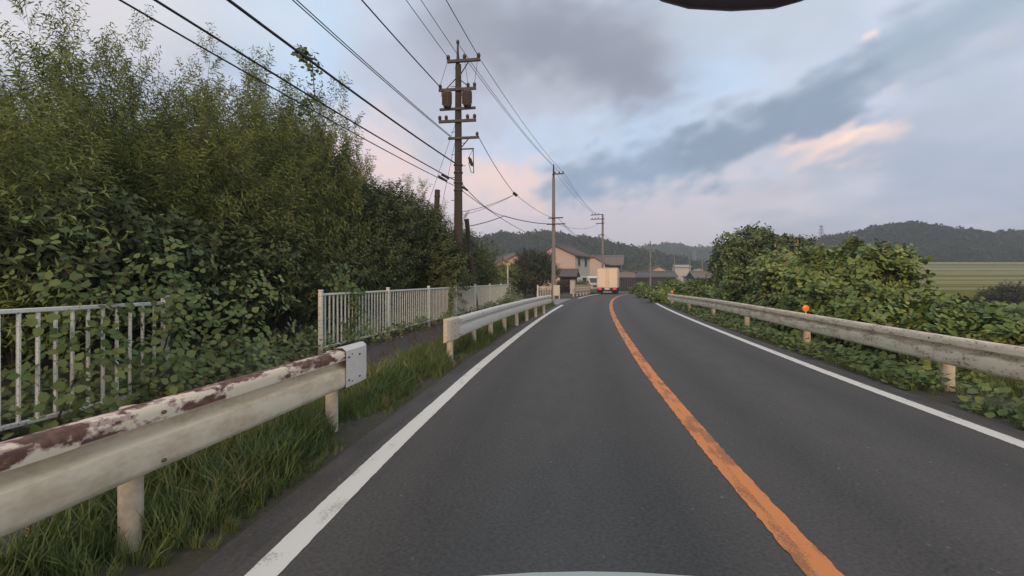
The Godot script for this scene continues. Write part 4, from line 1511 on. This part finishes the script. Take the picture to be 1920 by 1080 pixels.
func poles() -> void:
	var p1 := v3(-2.12, 0, 20.0)
	var dirb := Vector3(-.164, 0, 1.0)
	big_pole(p1)
	var P := func(x: float, y: float) -> Vector3: return p1 + Vector3(x, y, .0)
	var B := func(v: Vector3, up: float) -> Vector3: return v + dirb * 32.0 + Vector3.UP * up
	# pole behind the car, which carries the near ends of the wires
	slim_pole(p1 + dirb * 32.0, 10.8, .19, -.16, [[9.97, -.6, 1.1, []], [8.86, -.9, .9, []], [6.95, -.5, 1.0, []]], M.pole, "brown utility pole behind the car by the footpath", "")
	var la := "thin power line from the transformer pole back over the bamboo thicket"
	for q in [[-.36, 10.12, .012], [.86, 10.12, .014], [.04, 10.20, .011]]:
		wire(la, P.call(q[0], q[1]), B.call(P.call(q[0], q[1]), 0.0), .38, q[2], "power lines over the thicket")
	wire("twisted low voltage cable from the transformer arm back over the thicket", P.call(-.70, 9.0), B.call(P.call(-.70, 9.0), 0), .42, .021, "", "overhead_cable", "cable")
	for k in 2:
		wire("pair of telephone cables tied to the middle arm over the thicket", P.call(-.30 + .02 * k, 7.08 - k * .06), B.call(P.call(-.30 + .02 * k, 7.08 - k * .06), .05), .40 + .03 * k, .012, "telephone cable pair", "overhead_cable", "cable")
	wire("thick black cable fixed to the shaft of the transformer pole", P.call(-.10, 6.0), B.call(P.call(-.10, 6.0), 0), .42, .026, "", "overhead_cable", "cable")
	wire("lower telephone cable with splices crossing the bamboo tops", P.call(-.10, 5.32), B.call(P.call(-.10, 5.30), 0), .42, .018, "lower telephone cables", "overhead_cable", "cable")
	wire("lower telephone cable with splices crossing the bamboo tops", P.call(-.10, 5.10), B.call(P.call(-.10, 5.0), 0), .42, .013, "lower telephone cables", "overhead_cable", "cable")
	# dark splice sleeves on the lower cables
	for q in [[828, 327, 842, 335, 18.4], [822, 330, 838, 340, 18.6], [864, 349, 877, 357, 20.6]]:
		var st := mb()
		var d: float = q[4]
		tube(st, [v3(px(q[0], d), py(q[1], d), d), v3(px(q[2], d), py(q[3], d), d)], [.042], 8)
		top("cable_splice", done(st), M.black, "dark splice sleeve on the lower cable near the transformer pole", "cable splice", "cable splices")
	# second pole and the ones beyond
	var p2 := v3(px(1038, 39.0), 0, 39.0)
	var pole2 := slim_pole(p2, 9.3, .17, -.3, [[9.5, -.06, .84, [.15, .48, .78]], [6.15, -.36, .78, []], [5.68, -.5, .95, []]], M.pole_grey, "tall grey pole with one-sided arm in front of the pink house", "")
	var tp := mb()
	tube(tp, [Vector3(0, 9.2, 0), Vector3(0, 10.3, 0)], [.09, .045], 8)
	built("pole_extension", tp, M.pole, pole2)
	var p3 := v3(px(1130, 64.0), 0, 64.0)
	slim_pole(p3, 9.7, .18, -.45, [[9.65, -1.5, .1, [-1.3, -.9, -.5]], [9.1, -1.5, .3, [-1.3, -.9, -.5]], [8.55, -.8, .3, []], [7.1, -.5, .25, []]], M.pole_grey, "grey pole rising behind the truck with doubled arms", "")
	slim_pole(v3(px(1219.5, 112), 0, 112), 10.0, .19, -.5, [[9.1, -.5, 1.2, [-.3, .9]], [6.2, 0, 1.2, []], [5.7, 0, 1.2, []]], M.pole_grey, "pale pole beside the creeper where the road bends away", "")
	slim_pole(v3(px(1264.5, 170), 0, 170), 9.8, .2, -.3, [[9.0, -1.0, 1.0, []]], M.pole_grey, "thin distant pole in front of the farm roofs", "distant poles beyond the village roofs")
	slim_pole(v3(px(1293, 180), 0, 180), 10.0, .2, -.3, [[9.6, -.1, 1.2, []], [8.6, -.1, .9, []]], M.pole_grey, "thin distant pole in front of the farm roofs", "distant poles beyond the village roofs")
	slim_pole(v3(px(1317, 190), 0, 190), 8.6, .22, -.3, [[8.0, -1.0, 1.0, []], [7.4, -.6, .9, []]], M.pole_grey, "thin distant pole in front of the farm roofs", "distant poles beyond the village roofs")
	var T2 := [p2 + Vector3(-.02, 10.25, 0), p2 + Vector3(.48, 9.72, -.1), p2 + Vector3(.78, 9.72, -.2)]
	var A1 := [P.call(-.02, 10.75), P.call(.30, 10.12), P.call(.86, 10.12)]
	for k in 3:
		wire("thin power line between transformer pole and the tall grey pole", A1[k], T2[k], .30, .011, "power lines between the poles")
	var T3 := [p3 + Vector3(-1.2, 9.75, .5), p3 + Vector3(-.8, 9.75, .3), p3 + Vector3(-.5, 9.2, .2)]
	for k in 3:
		wire("thin power line from the tall grey pole to the pole behind the truck", [p2 + Vector3(.15, 9.68, 0), T2[1], T2[2]][k], T3[k], .35, .011, "power lines to the pole behind the truck")
	var knot := v3(px(966, 26.0), py(364, 26.0), 26.0)
	wire("slack cable from the transformer pole to a dark dead-end clamp", P.call(.80, 7.05), knot, .15, .014, "", "overhead_cable", "cable")
	var kn := mb()
	tube(kn, [knot + Vector3(-.10, .08, 0), knot + Vector3(.10, -.09, 0)], [.07, .08], 8)
	top("cable_clamp", done(kn), M.black, "dark dead-end clamp hanging on the slack cable between poles", "clamp")
	wire("cable from the dark clamp to the lower arm of the tall grey pole", knot, p2 + Vector3(-.1, 6.2, 0), .15, .013, "", "overhead_cable", "cable")
	var fork := v3(px(945, 28.0), py(405, 28.0), 28.0)
	wire("black cable drooping from the transformer pole to the cable fork", P.call(.10, 5.25), fork, .25, .016, "", "overhead_cable", "cable")
	wire("thick black cable from the cable fork to the tall grey pole", fork, p2 + Vector3(-.1, 5.72, 0), .12, .026, "", "overhead_cable", "cable")
	wire("black cable from the cable fork down into the thicket", fork, v3(px(880, 24.0), py(424, 24.0), 24.0), .05, .022, "", "overhead_cable", "cable")
	wire("thin cable crossing low towards the roof of the pink house", P.call(.05, 5.0), p2 + Vector3(-.1, 4.35, 0), .35, .014, "", "overhead_cable", "cable")
	wire("thin side cable from the dark clamp into the bamboo thicket", knot, v3(px(872, 25.0), py(396, 25.0), 25.0), .1, .012, "side cables into the thicket", "overhead_cable", "cable")
	wire("thin side cable from the dark clamp into the bamboo thicket", knot, v3(px(872, 25.0), py(402, 25.0), 25.0), .1, .010, "side cables into the thicket", "overhead_cable", "cable")
	wire("cable from the tall grey pole across to the pole behind the truck", p2 + Vector3(.3, 5.7, 0), p3 + Vector3(-.5, 8.5, 0), .5, .014, "", "overhead_cable", "cable")
	wire("sloping cable from the tall grey pole towards the hidden road bend", p2 + Vector3(.3, 6.2, 0), p3 + Vector3(.1, 4.6, 0), .3, .014, "", "overhead_cable", "cable")
	wire("second sloping cable from the tall grey pole towards the road bend", p2 + Vector3(.7, 5.7, 0), p3 + Vector3(.1, 3.9, 0), .2, .016, "", "overhead_cable", "cable")
	wire("faint cable from the pole behind the truck to the pale pole", p3 + Vector3(.1, 7.1, 0), v3(px(1213, 112), py(459, 112), 112), 1.0, .014, "", "overhead_cable", "cable")
	# guy wires and wooden stubs beside the transformer pole
	wire("taut stay wire from the transformer pole down into the bamboo", P.call(-.1, 7.6), p1 + Vector3(-1.5, 3.0, .8), .0, .008, "stay wires of the transformer pole", "stay_wire")
	wire("taut stay wire from the transformer pole down into the bamboo", P.call(-.1, 7.0), p1 + Vector3(-.8, 2.6, 1.2), .0, .008, "stay wires of the transformer pole", "stay_wire")
	var sb := base("wooden_stub", v3(px(818, 21.0), 0, 21.0), "short dark wooden stub pole among the bamboo tops", "pole")
	var s1 := mb()
	tube(s1, [Vector3(-.2, -.3, 0), Vector3(.05, py(356, 21.0), 0)], [.13, .11], 10)
	built("shaft", s1, M.pole, sb)
	s1 = mb()
	lathe(s1, [Vector2(.118, -.3), Vector2(.125, -.28), Vector2(.125, -.24), Vector2(.118, -.22)], 10, Vector3(.04, py(356, 21.0), 0))
	built("band", s1, M.steel, sb)
	sb = base("leaning_post", v3(px(889, 22.0), 0, 22.0), "leaning dark post beside the shaft of the transformer pole", "pole")
	s1 = mb()
	tube(s1, [Vector3(.12, -.3, 0), Vector3(-.32, py(413, 22.0), 0)], [.12, .10], 10)
	built("shaft", s1, M.dark_wood, sb)
	s1 = mb()
	tube(s1, [Vector3(-.33, py(413, 22.0) - .02, 0), Vector3(-.335, py(413, 22.0) + .05, 0)], [.115], 10)
	built("cap", s1, M.steel, sb)
	# sign post with yellow head at the side road
	var sg := base("sign_post", v3(px(952, 33.0), 0, 33.0), "slim white post with small yellow head by the end of the fence", "sign post")
	s1 = mb()
	tube(s1, [Vector3(0, -.3, 0), Vector3(0, 2.45, 0)], [.045], 10)
	built("post", s1, M.fence, sg)
	part("head", bevel_box(Vector3(.28, .18, .06), .02), M.yellow, sg, Vector3(.02, 2.42, .05), Vector3(0, 0, .2))
	part("arm", bevel_box(Vector3(.34, .05, .05), .01), M.yellow, sg, Vector3(-.12, 2.40, 0), Vector3(0, 0, -.35))

func village() -> void:
	house("sunlit_pink_house", "two-storey house with gable wall tinted pink for the low sun and pale side wall", v3(px(1044, 75), 0, 75), -.42, 5.6, 8.0, 5.1, 1.45, .45, M.pink, M.tile_grey, M.pale, [[1, -2.0, 4.3, 1.1, 1.4], [1, -5.6, 4.3, 1.1, 1.4], [0, 1.6, 1.6, 1.4, 1.2]], -.3, true, true)  # gable and side coloured apart, as sunlit and out of the sun
	house("tiled_house", "cream gabled house with brown tiled roof beside the dark tree", v3(px(941, 70), 0, 70), .25, 4.3, 9.0, 3.0, 1.25, .4, M.cream_wall, M.tile_brown, null, [[0, .0, 2.75, 1.2, .5]])
	house("tiled_house", "cream gabled house with taller ridge behind the brown tiled one", v3(px(966, 82), 0, 82), .25, 5.0, 9.0, 4.0, 1.5, .4, M.cream_wall, M.tile_brown, null, [[0, .4, 2.4, 1.2, .8]])
	house("farm_house", "low house with dark grey roof behind the bamboo", v3(px(893, 90), 0, 90), PI / 2 + .15, 6.0, 9.0, 3.6, 1.4, .5, M.grey_wall, M.tile_grey)
	house("farm_house", "grey house with brown hipped roof rising behind the truck", v3(px(1165, 105), 0, 105), PI / 2 - .25, 6.5, 8.5, 4.6, 1.6, .6, M.grey_wall, M.tile_brown, M.dark_wood, [[1, -3.0, 3.2, 1.4, 1.2]])
	house("farm_house", "narrow house with cream gable between pink house and truck", v3(px(1112, 92), 0, 92), -.3, 4.2, 7.0, 4.4, 1.3, .4, M.cream_wall, M.tile_brown, M.grey_wall)
	house("shed", "flat grey shed behind the dark board wall", v3(px(1174, 84), 0, 84), -.3, 3.0, 4.0, 2.7, .25, .1, M.grey_wall, M.tile_grey, M.grey_wall, [], 0.0, false, false)
	house("farm_house", "long low farmhouse with cream gable beyond the bend", v3(px(1236, 135), 0, 135), -.15, 6.5, 8.0, 3.2, 1.9, .6, M.cream_wall, M.tile_grey)
	house("farm_house", "long brown roofed outbuilding in front of the low farmhouse", v3(px(1262, 125), 0, 125), PI / 2, 4.5, 9.0, 2.3, 1.0, .5, M.dark_wood, M.tile_grey)
	house("farm_house", "cream barn with light grey roof near the creeper tree", v3(px(1312, 122), 0, 122), -.2, 5.6, 8.0, 2.4, 1.4, .4, M.cream_wall, M.tile_light)
	house("farm_house", "low brown roofed barn half hidden by the creeper tree", v3(px(1352, 118), 0, 118), PI / 2, 5.0, 7.0, 2.0, 1.2, .4, M.dark_wood, M.tile_brown)
	house("farm_house", "white flat building on the hillside beyond the roofs", v3(px(1292, 200), 0, 200), PI / 2 - .1, 5.0, 6.0, 6.4, .9, .3, M.pale, M.tile_light, null, [], 0.0, false, false)
	house("farm_house", "wide grey roofed barn at the end of the road bend", v3(px(1205, 130), 0, 130), PI / 2 - .1, 5.0, 9.0, 2.0, 1.0, .4, M.grey_wall, M.tile_grey)
	# tiled gate
	var g := base("tiled_gate", v3(px(1066, 56), 0, 56), "small gate with grey tiled roof in front of the pink house", "gate", "", -.35)
	for s in [-1, 1]:
		part("gate_post", bevel_box(Vector3(.18, 2.2, .18), .01), M.dark_wood, g, Vector3(s * .85, .85, 0))
		part("gate_leaf", bevel_box(Vector3(.78, 1.6, .05), .01), M.dark_wood, g, Vector3(s * .40, .82, -.05))
		var e := 1.0 if s > 0 else -1.0
		var sl := roof_slab(Vector3(-1.15, 1.72, e * .85), Vector3(1.15, 1.72, e * .85), Vector3(1.05, 2.45, 0), Vector3(-1.05, 2.45, 0), .09)
		var rf := built("roof", sl, M.tile_grey, g)
		var rl := mb()
		for k in 12:
			var x := -1.05 + 2.1 * k / 11.0
			tube(rl, [Vector3(x * 1.05, 1.80, e * .86), Vector3(x, 2.53, 0)], [.04], 5)
		built("tile_rolls", rl, M.tile_grey, rf).set_meta("kind", "stuff")
	var rd := mb()
	tube(rd, [Vector3(-1.15, 2.58, 0), Vector3(1.15, 2.58, 0)], [.11], 8)
	built("ridge", rd, M.tile_brown, g)
	part("lintel", bevel_box(Vector3(2.1, .18, .16), .01), M.dark_wood, g, Vector3(0, 1.72, 0))
	# block pillars and walls
	var w := base("garden_wall", v3(px(1074, 53), 0, 53), "pale block pillar and wall beside the tiled gate", "wall", "", -.4)
	part("pillar", bevel_box(Vector3(.5, 1.5, .4), .02), M.pale, w, Vector3(0, .6, 0))
	part("coping", bevel_box(Vector3(.58, .08, .48), .02), M.concrete, w, Vector3(0, 1.39, 0))
	part("wall_panel", bevel_box(Vector3(1.6, 1.0, .15), .01), M.concrete, w, Vector3(1.05, .4, -.1))
	var dw := base("board_wall", v3(px(1161, 66), 0, 66), "dark board wall along the outside of the bend past the truck", "wall", "", 0.0)
	var bm := bevel_box(Vector3(.34, 1.75, .05), .006)
	for k in 13:
		part("board", bm, M.board_wall, dw, Vector3(k * .35, .80, -k * .22), Vector3(rng.randf_range(-.004, .004), .56, 0))
	part("coping", bevel_box(Vector3(5.4, .09, .22), .01), M.tile_grey, dw, Vector3(2.1, 1.72, -1.32), Vector3(0, .56, 0))
	# notice board and low gate at the side road
	var nb := base("notice_board", v3(px(1043.5, 38), 0, 38), "white notice board on two posts at the foot of the tall pole", "sign", "", -.1)
	part("panel", bevel_box(Vector3(.48, .78, .03), .006), M.board_white, nb, Vector3(0, .62, 0))
	for s in [-1, 1]: part("post", bevel_box(Vector3(.05, 1.2, .05), .006), M.fence, nb, Vector3(s * .2, .42, -.045))
	var lg := base("low_gate", v3(px(1020, 40), 0, 40), "low white barred gate between the dark tree and the notice board", "gate", "", 0.0)
	for k in 8: part("bar", bevel_box(Vector3(.035, .95, .035), .004), M.fence, lg, Vector3(-.4 + k * .13, .42, 0))
	for y in [.12, .84]: part("rail", bevel_box(Vector3(1.1, .05, .03), .006), M.fence, lg, Vector3(.05, y, .034))
	var wp := base("marker_post", v3(px(1008, 39), 0, 39), "lone white marker post at the mouth of the side road", "post")
	part("post", bevel_box(Vector3(.10, 1.2, .10), .01), M.fence, wp, Vector3(0, .38, 0))
	part("cap", bevel_box(Vector3(.12, .04, .12), .01), M.cap_white, wp, Vector3(0, 1.0, 0))
	parked_van(v3(px(1104, 58), 0, 58), .35)
	pylon(px(1302, 520), 520, 10.0, 22.0, "faint lattice pylon on the blue far hill")
	pylon(px(1540, 420), 420, 25.0, 22.0, "lattice pylon peeping over the creeper by the dark hill")
	pylon(px(993, 300), 300, 10.0, 16.0, "slim lattice mast on the hill behind the cream houses")

func near_post(d: float) -> bool:
	for q in [2.2, 6.5, 10.75, 15.0, 19.2, 23.5]:
		if d > q - .75 and d < q + .12: return true
	return false

func plants() -> void:
	# front row behind the fence: [px, D, top py, radius, label]
	for q in [[-70, 5.8, 50, 1.35, "overgrown"], [40, 7.4, 75, 1.3, "overgrown"], [115, 8.6, 140, 1.6, "overgrown"], [215, 9.2, -35, 1.25, "overgrown"], [275, 9.3, 150, 1.6, "overgrown"], [335, 9.8, 30, 1.25, "gap"], [390, 10.4, 150, 1.6, "gap"], [430, 11.2, 70, 1.35, "gap"], [480, 12.0, 150, 1.6, "long"], [530, 12.6, 110, 1.5, "long"], [565, 13.4, 150, 1.5, "long"], [588, 14.2, 170, 1.4, "long"], [545, 12.9, 105, 1.3, "long"], [575, 13.6, 120, 1.3, "long"], [600, 14.3, 200, 1.3, "long"],
			[600, 15.0, 210, 1.7, "long"], [622, 14.6, 250, 1.3, "long"], [640, 16.5, 290, 1.5, "long"], [690, 18.0, 335, 1.7, "long"], [735, 19.5, 315, 1.4, "long"], [775, 21.0, 318, 1.5, "long"], [810, 23.0, 365, 1.5, "pole"], [838, 24.5, 395, 1.5, "pole"], [866, 27.0, 425, 1.3, "pole"], [885, 30.0, 455, 1.3, "pole"]]:
		bamboo(px(q[0], q[1]) - .2, q[1], py(q[2], q[1]), q[3], {"overgrown": "olive bamboo clump rising behind the vine-covered fence", "gap": "olive bamboo clump rising behind the gap between the fences", "long": "olive bamboo clump behind the long white fence", "pole": "low bamboo clump beside the transformer pole"}[q[4]])
	for q in [[-20, 10.0, 120, 1.9], [160, 12.0, 150, 2.0], [330, 13.5, 180, 2.0], [440, 15.5, 200, 2.0], [530, 18.0, 240, 2.0], [630, 22.0, 340, 2.0], [700, 25.0, 365, 2.0], [790, 30.0, 385, 2.0], [-90, 7.6, 200, 2.0]]:
		bamboo(px(q[0], q[1]) - .6, q[1] + .6, py(q[2], q[1]), q[3], "bamboo clump at the back of the thicket")
	# undergrowth between the fence and the bamboo
	for q in [[30, 6.0, 2.0, 1.0], [180, 7.0, 2.2, 1.1], [330, 8.2, 2.3, 1.2], [455, 9.6, 2.4, 1.3], [545, 11.0, 2.4, 1.2], [640, 13.5, 3.2, 1.4], [680, 15.0, 3.8, 1.4], [715, 16.5, 4.2, 1.5], [755, 18.0, 4.4, 1.5], [790, 19.2, 4.2, 1.4], [818, 20.4, 4.0, 1.4], [838, 18.9, 3.5, 1.0], [868, 23.0, 3.7, 1.4], [885, 26.0, 3.6, 1.4], [902, 30.0, 3.3, 1.4]]:
		shrub(px(q[0], q[1]) - .3, q[1] + .3, q[2], q[3], int(260 * q[2]), ("leafy shrub crowding the back of the vine-covered fence" if q[1] < 7.5 else "leafy shrub in the gap between the two fences" if q[1] < 9.9 else "leafy shrub growing behind the long white fence" if q[1] < 19.0 else "leafy shrub around the foot of the transformer pole"), SHR_A, Color(.095, .115, .045), "shrub", "shrub", 1.15, "shrubs behind the white fence")
	# vines
	var fx := func(d: float) -> Vector2: return Vector2(-5.009 + .158 * d, d)
	var V := func(d: float, y: float, o := .0) -> Vector3: return v3(fx.call(d).x + o, y, d)
	vine([V.call(4.6, .0, .1), V.call(4.9, .7, .12), V.call(5.2, 1.1, .1), V.call(5.0, 1.5, -.2)], .45, 150, "broad-leaved vine sprawling over the end of the overgrown fence", .55)
	vine([V.call(5.5, .0, .15), V.call(5.75, .6, .15), V.call(6.0, 1.2, .1), V.call(6.4, 1.9, -.4)], .36, 260, "broad-leaved vine climbing the last post of the overgrown fence", .5)
	vine([V.call(7.0, .0, -.1), V.call(7.4, .7, -.1), V.call(7.8, 1.2, -.3)], .6, 150, "tangle of broad leaves filling the gap between the two fences", .55, SHR_B, KUD_A)
	vine([V.call(10.2, .0, .05), V.call(10.5, .6, .08), V.call(10.6, 1.2, .0), V.call(10.2, 1.5, -.2)], .28, 130, "vine hanging over the first panel of the long fence", .5, SHR_A, KUD_A)
	vine([V.call(17.6, .0, .08), V.call(17.7, .7, .1), V.call(17.9, 1.25, .05)], .18, 130, "dark vine column wrapping a post of the long fence", .45, SHR_A, SHR_B)
	vine([V.call(27.0, .0, .15), V.call(28.5, .3, .2), V.call(30.0, .9, .1), V.call(30.8, 1.2, .05)], .4, 200, "dark vine heaped at the far end of the long fence", .6, SHR_A, SHR_B)
	vine([v3(px(560, 12.5), py(230, 12.5), 12.5), v3(px(590, 12.5), py(180, 12.5), 12.5), v3(px(585, 12.5), py(110, 12.5), 12.5), v3(px(555, 12.5), py(95, 12.5), 12.5)], .16, 70, "dark broad-leaved vine hanging from the top of a bamboo", .75, SHR_A, SHR_A)
	# dark garden tree and bushes by the side road
	shrub(px(985, 42), 42.5, 2.2, 1.7, 900, "dark low bush at the foot of the round garden tree", Color(.035, .045, .022), Color(.07, .085, .036), "shrub", "shrub", 1.4)
	shrub(px(1002, 44), 44, 3.8, 2.1, 1700, "dark round garden tree in front of the pink house", Color(.026, .034, .018), Color(.055, .066, .03), "garden_tree", "tree", 1.5)
	shrub(px(935, 42), 42, 2.5, 1.7, 900, "olive bush behind the slim white post", BAM_A, BAM_B, "shrub", "shrub", 1.5)
	shrub(px(895, 38), 38, 3.2, 1.6, 900, "dark bush at the end of the bamboo thicket", SHR_A, SHR_B, "shrub", "shrub", 1.5)
	shrub(px(1056, 54), 54.5, 1.2, .8, 260, "low reddish bush before the tiled gate", Color(.06, .05, .025), Color(.10, .085, .04), "shrub", "shrub", 1.2)
	shrub(px(1090, 55), 55, 1.2, .9, 260, "low dark bush behind the short cream rail", SHR_A, SHR_B, "shrub", "shrub", 1.2)
	shrub(px(1890, 46), 46, 2.2, 2.2, 700, "dark bush at the edge of the rice terraces", Color(.03, .034, .02), Color(.06, .062, .03), "shrub", "shrub", 1.7)
	# creeper mounds on the far side
	mound(px(1430, 27), 27.5, [[-1.5, 0, 1.25, 1.7, py(438, 27.5)], [-.5, .3, 1.3, 1.8, py(427, 27.5)], [.1, .3, 1.0, 1.6, py(419, 27.5)], [1.4, .5, 1.5, 1.8, py(431, 27.5)], [2.5, .9, 1.2, 1.9, py(436, 27.5)]], 5600, "tall dark tree wrapped in creeper behind the guard rail", 1.25, .22, Color(.060, .105, .036), Color(.125, .180, .060), .24)
	mound(px(1445, 19.5), 20, [[-.8, .4, 1.0, 1.1, py(500, 20)], [.6, 0, 1.3, 1.2, py(480, 20)], [1.9, .4, 1.2, 1.2, py(475, 20)]], 2600, "shoulder of creeper below the wrapped tree", 1.2, .6)
	mound(px(1565, 16), 16.4, [[-1.0, .6, 1.1, 1.1, py(484, 16.4)], [.3, .3, 1.2, 1.1, py(466, 16.4)], [1.3, .5, 1.0, 1.1, py(472, 16.4)]], 3000, "bright creeper mound behind the round orange reflector", 1.2, .6, Color(.115, .18, .05), Color(.25, .32, .095), .34)
	mound(px(1650, 13), 13.3, [[-1.2, .3, 1.0, 1.0, py(486, 13.3)], [-.1, .2, 1.0, 1.1, py(466, 13.3)], [.75, .3, .75, 1.0, py(470, 13.3)]], 2700, "high creeper mound next to the rice terraces", 1.15, .6, Color(.115, .18, .05), Color(.25, .32, .095), .3)
	mound(px(1665, 11.4), 12.0, [[-.9, .2, .8, .7, py(548, 12)], [.2, .1, .9, .8, py(530, 12)], [1.1, .1, .8, .8, py(545, 12)]], 2300, "low creeper mound pressing on the weathered rail", 1.1)
	mound(px(1800, 9.6), 10.0, [[-1.2, .1, .8, .8, py(552, 10)], [.2, .2, 1.0, .9, py(568, 10)], [1.7, .3, 1.1, .9, py(574, 10)], [3.2, .3, 1.1, .9, py(574, 10)]], 3000, "large-leaved creeper close behind the nearest rail post", 1.05)
	mound(px(1885, 7.4), 7.6, [[-.7, .2, .75, .6, py(590, 7.6)], [.5, .2, .9, .7, py(585, 7.6)], [1.7, .2, 1.0, .8, py(590, 7.6)], [2.9, .3, 1.0, .8, py(590, 7.6)]], 2400, "large-leaved creeper bed beyond the rail beside the open field", 1.0)
	mound(px(1395, 24), 24.5, [[-1.2, .5, 1.0, 1.0, py(528, 24.5)], [.3, .2, 1.0, 1.0, py(515, 24.5)], [1.4, .2, 1.0, 1.0, py(505, 24.5)]], 1700, "low creeper in front of the wrapped tree", 1.2)
	mound(px(1305, 30), 31, [[-1.2, .6, 1.2, 1.4, py(532, 31)], [.4, .2, 1.2, 1.2, py(527, 31)], [1.8, .2, 1.1, 1.2, py(522, 31)]], 1900, "creeper hummock at the far end of the weathered rail", 1.25)
	mound(px(1245, 38), 38.5, [[-.6, 1.2, .9, 1.6, py(535, 38.5)], [.8, -.8, 1.0, 1.4, py(533, 38.5)], [1.6, 2.4, 1.3, 1.8, py(528, 38.5)]], 1700, "creeper hummock on the inside of the road bend", 1.3)
	mound(px(1262, 48), 50, [[-2.0, 2, 1.2, 2.0, py(532, 50)], [.6, 0, 1.6, 2.0, py(529, 50)], [3.6, -1, 2.0, 2.2, py(526, 50)]], 1800, "further creeper hummock before the farm roofs", 1.5)
	mound(px(1500, 38), 40, [[-2, 0, 2.4, 2.2, py(510, 40)], [2.5, 0, 2.6, 2.2, py(500, 40)], [7, 0, 2.6, 2.2, py(508, 40)]], 2200, "creeper bank between the wrapped tree and the fields", 1.6)
	# verge growth
	var xf := []
	var cols := []
	var gn := FastNoiseLite.new()
	gn.seed = 5
	gn.frequency = .55
	for k in 12000:
		var d := -1.0 + 29.0 * pow(rng.randf(), 1.5)
		var i := index_at(d)
		var w := rng.randf()
		var o := -3.05 - .95 * w
		var p := off(i, o)
		var dens := gn.get_noise_2d(p.x * 1.5, p.y * .8)
		if dens * 1.6 + .5 + smoothstep(.0, .5, w) * .5 < rng.randf() * .8: continue
		var s := rng.randf_range(.35, 1.15) * (.42 + .75 * smoothstep(0.0, .3, w) * (1.0 - .35 * smoothstep(.5, .9, w))) * (.75 + .8 * dens)
		xf.append(Transform3D(up_basis(Vector3(rng.randf_range(-.35, .5), 1, rng.randf_range(-.35, .35)), rng.randf() * TAU, s), v3(p.x, -.02, p.y)))
		cols.append(tint(Color(.075, .125, .040), Color(.15, .205, .07)) if rng.randf() < .95 else tint(Color(.20, .17, .09), Color(.30, .25, .14)))
	var go := scatter(numbered("verge_grass"), grass_tuft(3, .33, 13, .09), M.leaf, xf, cols, self)
	tag(go, "long green grass under the guard rail beside the footpath", "grass", "", "stuff")
	xf = []; cols = []
	for k in 4200:
		var d := 1.5 + 36.0 * pow(rng.randf(), 1.4)
		var i := index_at(d)
		var o := rng.randf_range(3.12, 4.6) + .12 * sin(d * 2.3) + .10 * sin(d * 5.1)
		if o < 3.1 or (o > 3.5 and rng.randf() < .6) or (o > 3.3 and near_post(d)): continue
		var p := off(i, o)
		var hh := rng.randf() * .22 * smoothstep(3.0, 3.4, o) * (1.0 - .8 * smoothstep(3.55, 3.85, o))
		xf.append(Transform3D(up_basis(Vector3(rng.randfn() * .3 - .25, 1, rng.randfn() * .3 + .15), rng.randf() * TAU, rng.randf_range(.38, .85)), v3(p.x, hh + .01, p.y)))
		cols.append(tint(Color(.085, .14, .042), Color(.18, .235, .075)))
	go = scatter(numbered("verge_weeds"), M.kudzu_mesh[0], M.leaf, xf, cols, self)
	tag(go, "low broad-leaved weeds between edge line and weathered rail", "weeds", "", "stuff")
	xf = []; cols = []
	for k in 7000:
		var d := 1.5 + 40.0 * pow(rng.randf(), 1.4)
		var i := index_at(d)
		var p := off(i, rng.randf_range(3.1, 5.0))
		if near_post(d): continue
		xf.append(Transform3D(up_basis(Vector3(rng.randf_range(-.3, .3), 1, rng.randf_range(-.2, .2)), rng.randf() * TAU, rng.randf_range(.4, .9)), v3(p.x, -.05, p.y)))
		cols.append(tint(Color(.085, .13, .04), Color(.17, .22, .075)))
	go = scatter(numbered("verge_grass"), grass_tuft(4, .24, 14, .10), M.leaf, xf, cols, self)
	tag(go, "thin grass among the broad-leaved weeds by the weathered rail", "grass", "", "stuff")
	# field grass beyond the creeper
	xf = []; cols = []
	for k in 5200:
		var d := rng.randf_range(12.0, 58.0)
		var x := d * rng.randf_range(.68, 1.25)
		xf.append(Transform3D(up_basis(Vector3(rng.randf_range(-.2, .2), 1, 0), rng.randf() * TAU, rng.randf_range(1.6, 3.2)), v3(x, ground_y(x, d) - .05, d)))
		cols.append(tint(Color(.10, .12, .036), Color(.19, .175, .062)))
	go = scatter(numbered("meadow_grass"), grass_tuft(6, .36, 15, .16), M.leaf, xf, cols, self)
	tag(go, "tall yellowish grass between the creeper and the rice terraces", "grass", "", "stuff")
	# ground cover under the thicket and litter on the path
	xf = []; cols = []
	for k in 3200:
		var d := 1.0 + 34.0 * pow(rng.randf(), 1.3)
		var x: float = fx.call(d).x + rng.randf_range(-1.5, .35)
		xf.append(Transform3D(up_basis(Vector3(rng.randfn() * .4 + .3, 1, rng.randfn() * .4 + .3), rng.randf() * TAU, rng.randf_range(.35, .8)), v3(x, ground_y(x, d) + rng.randf() * .35, d)))
		cols.append(tint(SHR_A, SHR_B))
	go = scatter(numbered("undergrowth"), M.kudzu_mesh[1], M.leaf, xf, cols, self)
	tag(go, "low leafy undergrowth along the foot of the white fences", "undergrowth", "", "stuff")
	xf = []; cols = []
	for k in 420:
		var d := 4.0 + 22.0 * pow(rng.randf(), 1.4)
		var p := off(index_at(d), rng.randf_range(-5.5, -3.6))
		xf.append(Transform3D(up_basis(Vector3(rng.randfn() * .2, 1, rng.randfn() * .2), rng.randf() * TAU, rng.randf_range(.25, .55)), v3(p.x, .012, p.y)))
		cols.append(tint(Color(.07, .055, .035), Color(.13, .10, .06)))
	go = scatter(numbered("leaf_litter"), M.spray_mesh[0], M.leaf, xf, cols, self)
	tag(go, "dry fallen leaves scattered on the dark footpath", "litter", "", "stuff")
